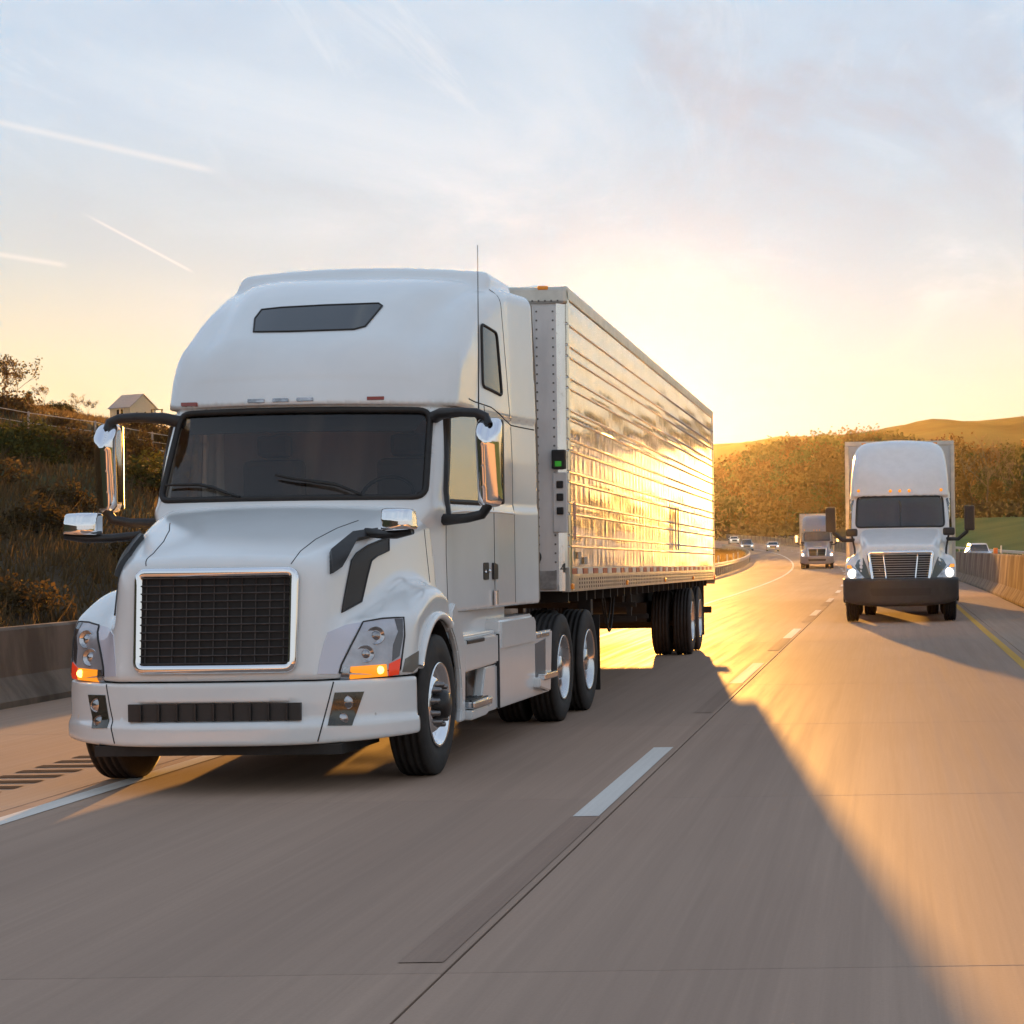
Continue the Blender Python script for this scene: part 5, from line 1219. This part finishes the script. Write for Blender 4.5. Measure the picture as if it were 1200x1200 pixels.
for k in range(6):
    rg = np.random.default_rng(100 + k); segs, tips = branch_tree(rg, 16, 3, 0.55 if k < 4 else 0.4, 0.28)
    sc = 16.0 / max(tips[:, 2].max(), 1); segs = [([p * sc for p in pts], r) for pts, r in segs]; tips = tips * sc
    pick = tips[rg.integers(0, len(tips), 3600)]; C = pick + rg.normal(0, 1, (3600, 3)) * np.array([1.15, 1.15, 0.9])
    low = rg.uniform(0, 1, 700); C2 = np.stack([rg.normal(0, 2.0, 700), rg.normal(0, 2.0, 700), 2 + 7 * low], 1); C = np.concatenate([C, C2]); C = C[C[:, 2] > 0.8]
    tree_protos.append((trunk_me(segs), leaves_me('crown', C, 0.36, rg)))
for k in range(2):      # thin saplings
    rg = np.random.default_rng(150 + k); segs, tips = branch_tree(rg, 16, 3, 0.38, 0.16); sc = 16.0 / tips[:, 2].max(); segs = [([p * sc for p in pts], max(r, 0.05)) for pts, r in segs]; tips = tips * sc
    tips = tips[tips[:, 2] > 8]; C = tips[rg.integers(0, len(tips), 420)] + rg.normal(0, 0.75, (420, 3))
    tree_protos.append((trunk_me(segs), leaves_me('crown', C, 0.38, rg)))
bare_protos = []
for k in range(3):
    rg = np.random.default_rng(200 + k); segs, tips = branch_tree(rg, 15, 4, 0.42, 0.22); sc = 15.0 / tips[:, 2].max()
    bare_protos.append(trunk_me([([p * sc for p in pts], max(r, 0.035)) for pts, r in segs], 4))
def put_tree(X, Y, k, h, mk, label, group, cat='tree'):
    t = empty('tree', (X, Y, float(terr(X, Y)) - 0.15), rng.uniform(0, 6.28)); tag(t, label, cat, group)
    s = h / 16.0; t.scale = (s * rng.uniform(0.9, 1.15), s * rng.uniform(0.9, 1.15), s)
    o = obj('trunk', tree_protos[k][0], None, t); 
    if not o.data.materials: o.data.materials.append(M_bark)
    c = obj('crown', tree_protos[k][1], None, t)
    if not c.data.materials: c.data.materials.append(M_leaf[0])
    c.material_slots[0].link = 'OBJECT'; c.material_slots[0].material = M_leaf[mk]
    return t
def top_h(px):      # wanted tree height by direction (photo)
    return np.interp(px, [600, 836, 870, 905, 945, 985, 1060, 1115, 1140, 1200, 1500], [17, 16.5, 17.5, 16.5, 19, 20, 18, 15.5, 15.5, 14, 15])
for row, (y0, dpx, ks) in enumerate(((455, 15, 0), (490, 17, 1), (530, 19, 2))):
    px = 690 + 5 * row
    while px < 2300:
        Y = y0 + rng.uniform(-14, 14) - (45 if px > 1100 else 0); X = (px - VPX) / FPX * Y
        right = px > 1100
        h = float(top_h(px)) * rng.uniform(0.78, 1.08) * (0.9 if row == 0 else 1.0)
        if right and row == 0: h *= 0.62
        put_tree(X, Y, int(rng.integers(0, 6)), h, int(rng.choice([0, 1, 2, 1])) if not right else int(rng.choice([1, 2, 1])),
                 'leafy tree among the dense woods above the green field' if right else 'backlit leafy tree in the dense woods beyond the bend', 'woods above the green field' if right else 'woods beyond the bend')
        px += dpx * rng.uniform(0.7, 1.3) * (1.0 if px < 1260 else 2.2)
for (px, Y, h, lab) in ((1142, 405, 14.5, 'bare grey tree left of the others above the green field'), (1158, 398, 16.5, 'tallest bare forked tree standing above the green field'), (1172, 410, 14.0, 'slender bare tree between two forked ones above the field'), (1196, 402, 15.5, 'bare tree at the right edge of the photo above the field')):
    X = (px - VPX) / FPX * Y; t = empty('tree', (X, Y, float(terr(X, Y)) - 0.1), px); tag(t, lab, 'tree', 'bare trees above the field'); t.scale = (h / 15,) * 3
    o = obj('trunk', bare_protos[int(px) % 3], None, t)
    if not o.data.materials: o.data.materials.append(M_bark)
# underbrush at the foot of the woods
rg = np.random.default_rng(31); n = 34000; px = rg.uniform(660, 1900, n); Yb = rg.uniform(425, 520, n) - np.where(px > 1100, 42, 0); Xb = (px - VPX) / FPX * Yb
lump = 2.2 + 2.0 * np.abs(hnoise(Xb, Yb, 14, 2)) ; Zb = terr(Xb, Yb) + rg.uniform(0, 1, n) ** 0.8 * lump
ub = obj('underbrush', leaves_me('underbrush', np.stack([Xb, Yb, Zb], 1), 0.55, rg), M_brush); ub['kind'] = 'stuff'; ub['label'] = 'dark brown underbrush at the foot of the woods'
# bank: dry grass (stuff) and shrubs (things)
def grass(name, X, Y, h, m, label, rg, wdt=0.02):
    n = len(X); Z = terr(X, Y); a = rg.uniform(0, 6.28, n); hh = h * rg.uniform(0.5, 1.3, n); w_ = wdt * rg.uniform(0.7, 1.6, n)
    B = np.stack([X, Y, Z - 0.02], 1); side = np.stack([np.cos(a), np.sin(a), 0 * a], 1) * w_[:, None]
    lean = np.stack([rg.normal(0, 0.35, n), rg.normal(0, 0.35, n), np.ones(n)], 1) * hh[:, None]
    V = np.stack([B - side, B + side, B + lean], 1).reshape(-1, 3)
    o = obj(name, mesh_np(name, V, np.arange(3 * n).reshape(-1, 3), False), m); o['kind'] = 'stuff'; o['label'] = label; return o
rg = np.random.default_rng(41); n = 150000
Yg = 14 + 110 * rg.uniform(0, 1, n) ** 1.5; s_ = rg.uniform(0.0, 1, n) ** 0.8 * np.minimum(0.47 * Yg + 6, 46); Xg = cx(Yg) - 10.65 - s_
M_dry = leaf_mat('dry_grass', (0.07, 0.048, 0.027), (0.125, 0.088, 0.045), 0.28); M_gold = leaf_mat('golden_grass', (0.13, 0.085, 0.028), (0.20, 0.13, 0.04), 0.45)
grass('bank_grass', Xg, Yg, np.where(Yg > 55, 0.22, 0.36), M_dry, 'dry brown grass covering the bank behind the low barrier', rg, 0.018 + 0.0 * Yg)
n = 16000; Yg = rg.uniform(95, 260, n); Xg = cx(Yg) - 10.5 - 7 * rg.uniform(0, 1, n) ** 1.4
grass('verge_grass', Xg, Yg, 0.85, M_gold, 'golden backlit grass behind the curving guardrail', rg, 0.05)
shrub_protos = []
for k in range(4):
    rg = np.random.default_rng(300 + k); n = 1100; u = rg.normal(size=(n, 3)); u /= np.linalg.norm(u, axis=1, keepdims=True); rr = rg.uniform(0.35, 1, n) ** 0.6
    C = u * rr[:, None] * np.array([1.0, 1.0, 0.8]) * (1 + 0.3 * np.sin(5 * u[:, :1] + k) * np.cos(4 * u[:, 1:2])); C[:, 2] = np.abs(C[:, 2]) * 0.95 + 0.05
    st_ = [([np.zeros(3), c * 0.3, c * 0.6, c * 0.9], 0.022) for c in C[rg.integers(0, n, 12)]]
    shrub_protos.append((leaves_me('foliage', C, 0.055, rg), trunk_me(st_, 4)))
def put_shrub(X, Y, r, k, m, label, group):
    t = empty('shrub', (X, Y, float(terr(X, Y)) - 0.05), rng.uniform(0, 6.28)); tag(t, label, 'shrub', group); t.scale = (r * rng.uniform(0.9, 1.3), r * rng.uniform(0.9, 1.3), r * rng.uniform(0.8, 1.15))
    o = obj('foliage', shrub_protos[k][0], None, t)
    if not o.data.materials: o.data.materials.append(M_brush)
    o.material_slots[0].link = 'OBJECT'; o.material_slots[0].material = m
    o = obj('stem', shrub_protos[k][1], None, t)
    if not o.data.materials: o.data.materials.append(M_bark)
for k in range(120):
    Y = 20 + 60 * rng.uniform(0, 1); s_ = rng.uniform(0.5, 15.0); X = float(cx(Y)) - 10.7 - s_
    pxx = X / Y * FPX + VPX
    if pxx < -60 or pxx > 250: continue
    g_ = 7.5 < s_ < 11.5
    put_shrub(X, Y, rng.uniform(0.45, 0.95) if not g_ else rng.uniform(0.6, 1.1), k % 4, M_brushg if g_ and rng.uniform() < 0.75 else M_brush,
              'low green shrub in the band below the bank fence' if g_ else 'low brown shrub scattered on the bank slope', 'green shrubs below the fence' if g_ else 'brown shrubs on the bank')
def ridge(px):
    Y = np.linspace(40, 260, 400); X = (px - VPX) / FPX * Y; t = (terr(X, Y) - CAMH) / Y; i = int(np.argmax(t))
    dx = px - VPX; return X[i], Y[i], VPY - t[i] * FPX - ROLL * dx
for (px, h, k, mk, lab) in ((4, 2.6, 6, 1, 'thin-stemmed sapling at the left edge on the bank crest'), (13, 2.8, 7, 1, 'upright thin sapling second from the left on the bank crest'), (22, 2.9, 6, 1, 'leaning thin sapling with spread crown on the bank crest'), (40, 1.0, 1, 0, 'round bush tree on the bank crest right of the saplings'), (57, 1.5, 7, 1, 'loose small tree on the bank crest beside a dark bush'), (90, 1.3, 6, 1, 'tiny tree left of a pair near the shed'), (103, 1.25, 7, 1, 'tiny tree right of a pair near the shed')):
    X, Y, py = ridge(px); Y2 = Y + 2.0; X2 = (px - VPX) / FPX * Y2
    print('ridge', px, round(py, 1), round(Y, 1))
    put_tree(X2, Y2, k, h * Y / 125 , mk, lab, 'small trees on the bank crest')
for k in range(22):
    px = rng.uniform(-30, 85); X, Y, py = ridge(px); put_shrub((px - VPX) / FPX * (Y + 1), Y + 1, rng.uniform(0.35, 0.75) * Y / 110, k % 4, M_brush if k % 2 else M_brushg, 'bush on the skyline of the bank', 'bushes on the bank crest')
# fence on the bank
fe = empty('wire_fence', (-23, 50, 0)); tag(fe, 'low wire fence with thin posts across the brown bank', 'fence')
fp = []
for k in range(12):
    Y = 41 + 4.6 * k; X = float(cx(Y)) - 10.6 - 12.4; Z = float(terr(X, Y)); fp.append(Vector((X, Y, Z)))
pm = lathe_me('post', [(-0.1, 0.0), (-0.1, 0.032), (0.60, 0.032), (0.62, 0.0)], 8, 2)
M_post = mat('weathered_post', (0.28, 0.25, 0.22), 0.8)
for p in fp: obj('post', pm, M_post, fe, p - Vector(fe.location))
for h_, r_ in ((0.05, 0.022), (0.57, 0.009), (0.3, 0.006)):
    obj('rail' if h_ < 0.1 else 'wire', tube_me('rail', [p - Vector(fe.location) + Vector((0, 0, h_)) for p in fp], r_, 5), mat('pale_rail', (0.55, 0.52, 0.48), 0.6), fe)
# shed / small house on the hill
YH = 300.0; XH = (158 - VPX) / FPX * YH; zb = 1.62 + (148 + 12.4) * YH / FPX - 3.0; zw = 1.62 + (163 + 12.4) * YH / FPX; zt_ = 1.62 + (178 + 12.4) * YH / FPX
ho = empty('small_house', (XH, YH, zb), R(-32)); tag(ho, 'small cream house with grey gabled roof on the hilltop', 'house')
M_wall = mat('cream_siding', (0.55, 0.50, 0.38), 0.8, var=0.1); M_roof = mat('grey_metal_roof', (0.30, 0.29, 0.29), 0.5, var=0.2)
wl_, dp = 4.6, 4.4; hz, rz_ = zw - zb, zt_ - zb
obj('wall', prism_me('wall', [(-dp / 2, 0), (dp / 2, 0), (dp / 2, hz), (0, rz_ - 0.08), (-dp / 2, hz)], -wl_ / 2, wl_ / 2, 0), M_wall, ho)
for s_ in (1, -1):
    obj('roof_slope', prism_me('roof_slope', [(s_ * (dp / 2 + 0.25), hz - 0.22), (0, rz_), (0, rz_ + 0.1), (s_ * (dp / 2 + 0.25), hz - 0.10)], -wl_ / 2 - 0.2, wl_ / 2 + 0.2, 0), M_roof, ho)
for u in (-0.45, 0.45):
    wn = obj('window', box_me('window', (u - 0.36, -dp / 2 - 0.03, hz - 1.25), (u + 0.36, -dp / 2 + 0.02, hz - 0.25), 0.02), M_tape_w, ho)
    obj('pane', box_me('pane', (u - 0.28, -dp / 2 - 0.05, hz - 1.17), (u + 0.28, -dp / 2 - 0.032, hz - 0.33)), M_gdark, wn)
gt = empty('goal_frame', ((186 - VPX) / FPX * YH, YH, zb + 1.2)); tag(gt, 'dark timber frame standing right beside the small house', 'frame')
for u in (-0.75, 0.75): obj('upright', box_me('upright', (u - 0.09, -0.09, 0), (u + 0.09, 0.09, 3.3)), M_bark, gt)
obj('beam', box_me('beam', (-0.95, -0.07, 3.3), (0.95, 0.07, 3.45)), M_bark, gt)
# far hills
def hill(name, pts, d0, d1, seed, m):
    pxs = np.linspace(-1400, 3300, 261); tn = np.interp(pxs, [p[0] for p in pts], [p[1] for p in pts]); tn = tn + 0.0007 * hnoise(pxs, 0 * pxs, 260, seed) + 0.00025 * hnoise(pxs, 0 * pxs, 33, seed + 1)
    ts = np.linspace(0, 1.25, 26); V = []
    for k, px in enumerate(pxs):
        for t in ts:
            D = d0 + (d1 - d0) * t; z = -3 + (tn[k] * d1 + CAMH + 3) * (sstep(-0.1, 1.0, t) if t <= 1 else 1 - (t - 1) * 0.8)
            z += 3.0 * hnoise(np.array(px / 1.0), np.array(D), 90, seed + 3) * min(t, 1)
            V.append(((px - VPX) / FPX * D, D, z))
    m_ = len(ts); i, j = np.meshgrid(np.arange(len(pxs) - 1), np.arange(m_ - 1), indexing='ij'); i = i.ravel(); j = j.ravel()
    F = np.stack([i * m_ + j, (i + 1) * m_ + j, (i + 1) * m_ + j + 1, i * m_ + j + 1], 1)
    return struct(obj(name, mesh_np(name, V, F), m))
M_hill = mat('wooded_hill', (0.055, 0.058, 0.026), 1.0, var=0.55, vscale=0.02, spec=0.0, bump=1.0, bscale=0.06)
hill('far_hill', [(-2600, 0.028), (300, 0.042), (600, 0.046), (836, 0.0490), (870, 0.052), (905, 0.0535), (985, 0.0535), (1040, 0.0575), (1100, 0.0598), (1200, 0.0612), (1500, 0.06), (2200, 0.045), (3800, 0.03)], 620, 930, 4, M_hill)

# =================================================================== evening haze
hz_b = box_me('haze', (-1750, -80, -8), (1750, 1950, 68))
hm_ = bpy.data.materials.new('haze'); hm_.use_nodes = True; t = NT(hm_.node_tree)
pa = t.n('ShaderNodeVolumePrincipled', {'Color': (0.95, 0.90, 0.80), 'Density': 0.0000016, 'Anisotropy': 0.95})
pb = t.n('ShaderNodeVolumePrincipled', {'Color': (0.95, 0.90, 0.80), 'Density': 0.000022, 'Anisotropy': 0.65})
pv = t.n('ShaderNodeAddShader', {0: pa.outputs[0], 1: pb.outputs[0]})
t.t.links.new(pv.outputs[0], t.n('ShaderNodeOutputMaterial').inputs['Volume'])
hz_o = obj('haze', hz_b, hm_); hz_o['kind'] = 'stuff'; hz_o['label'] = 'golden evening haze over the valley'
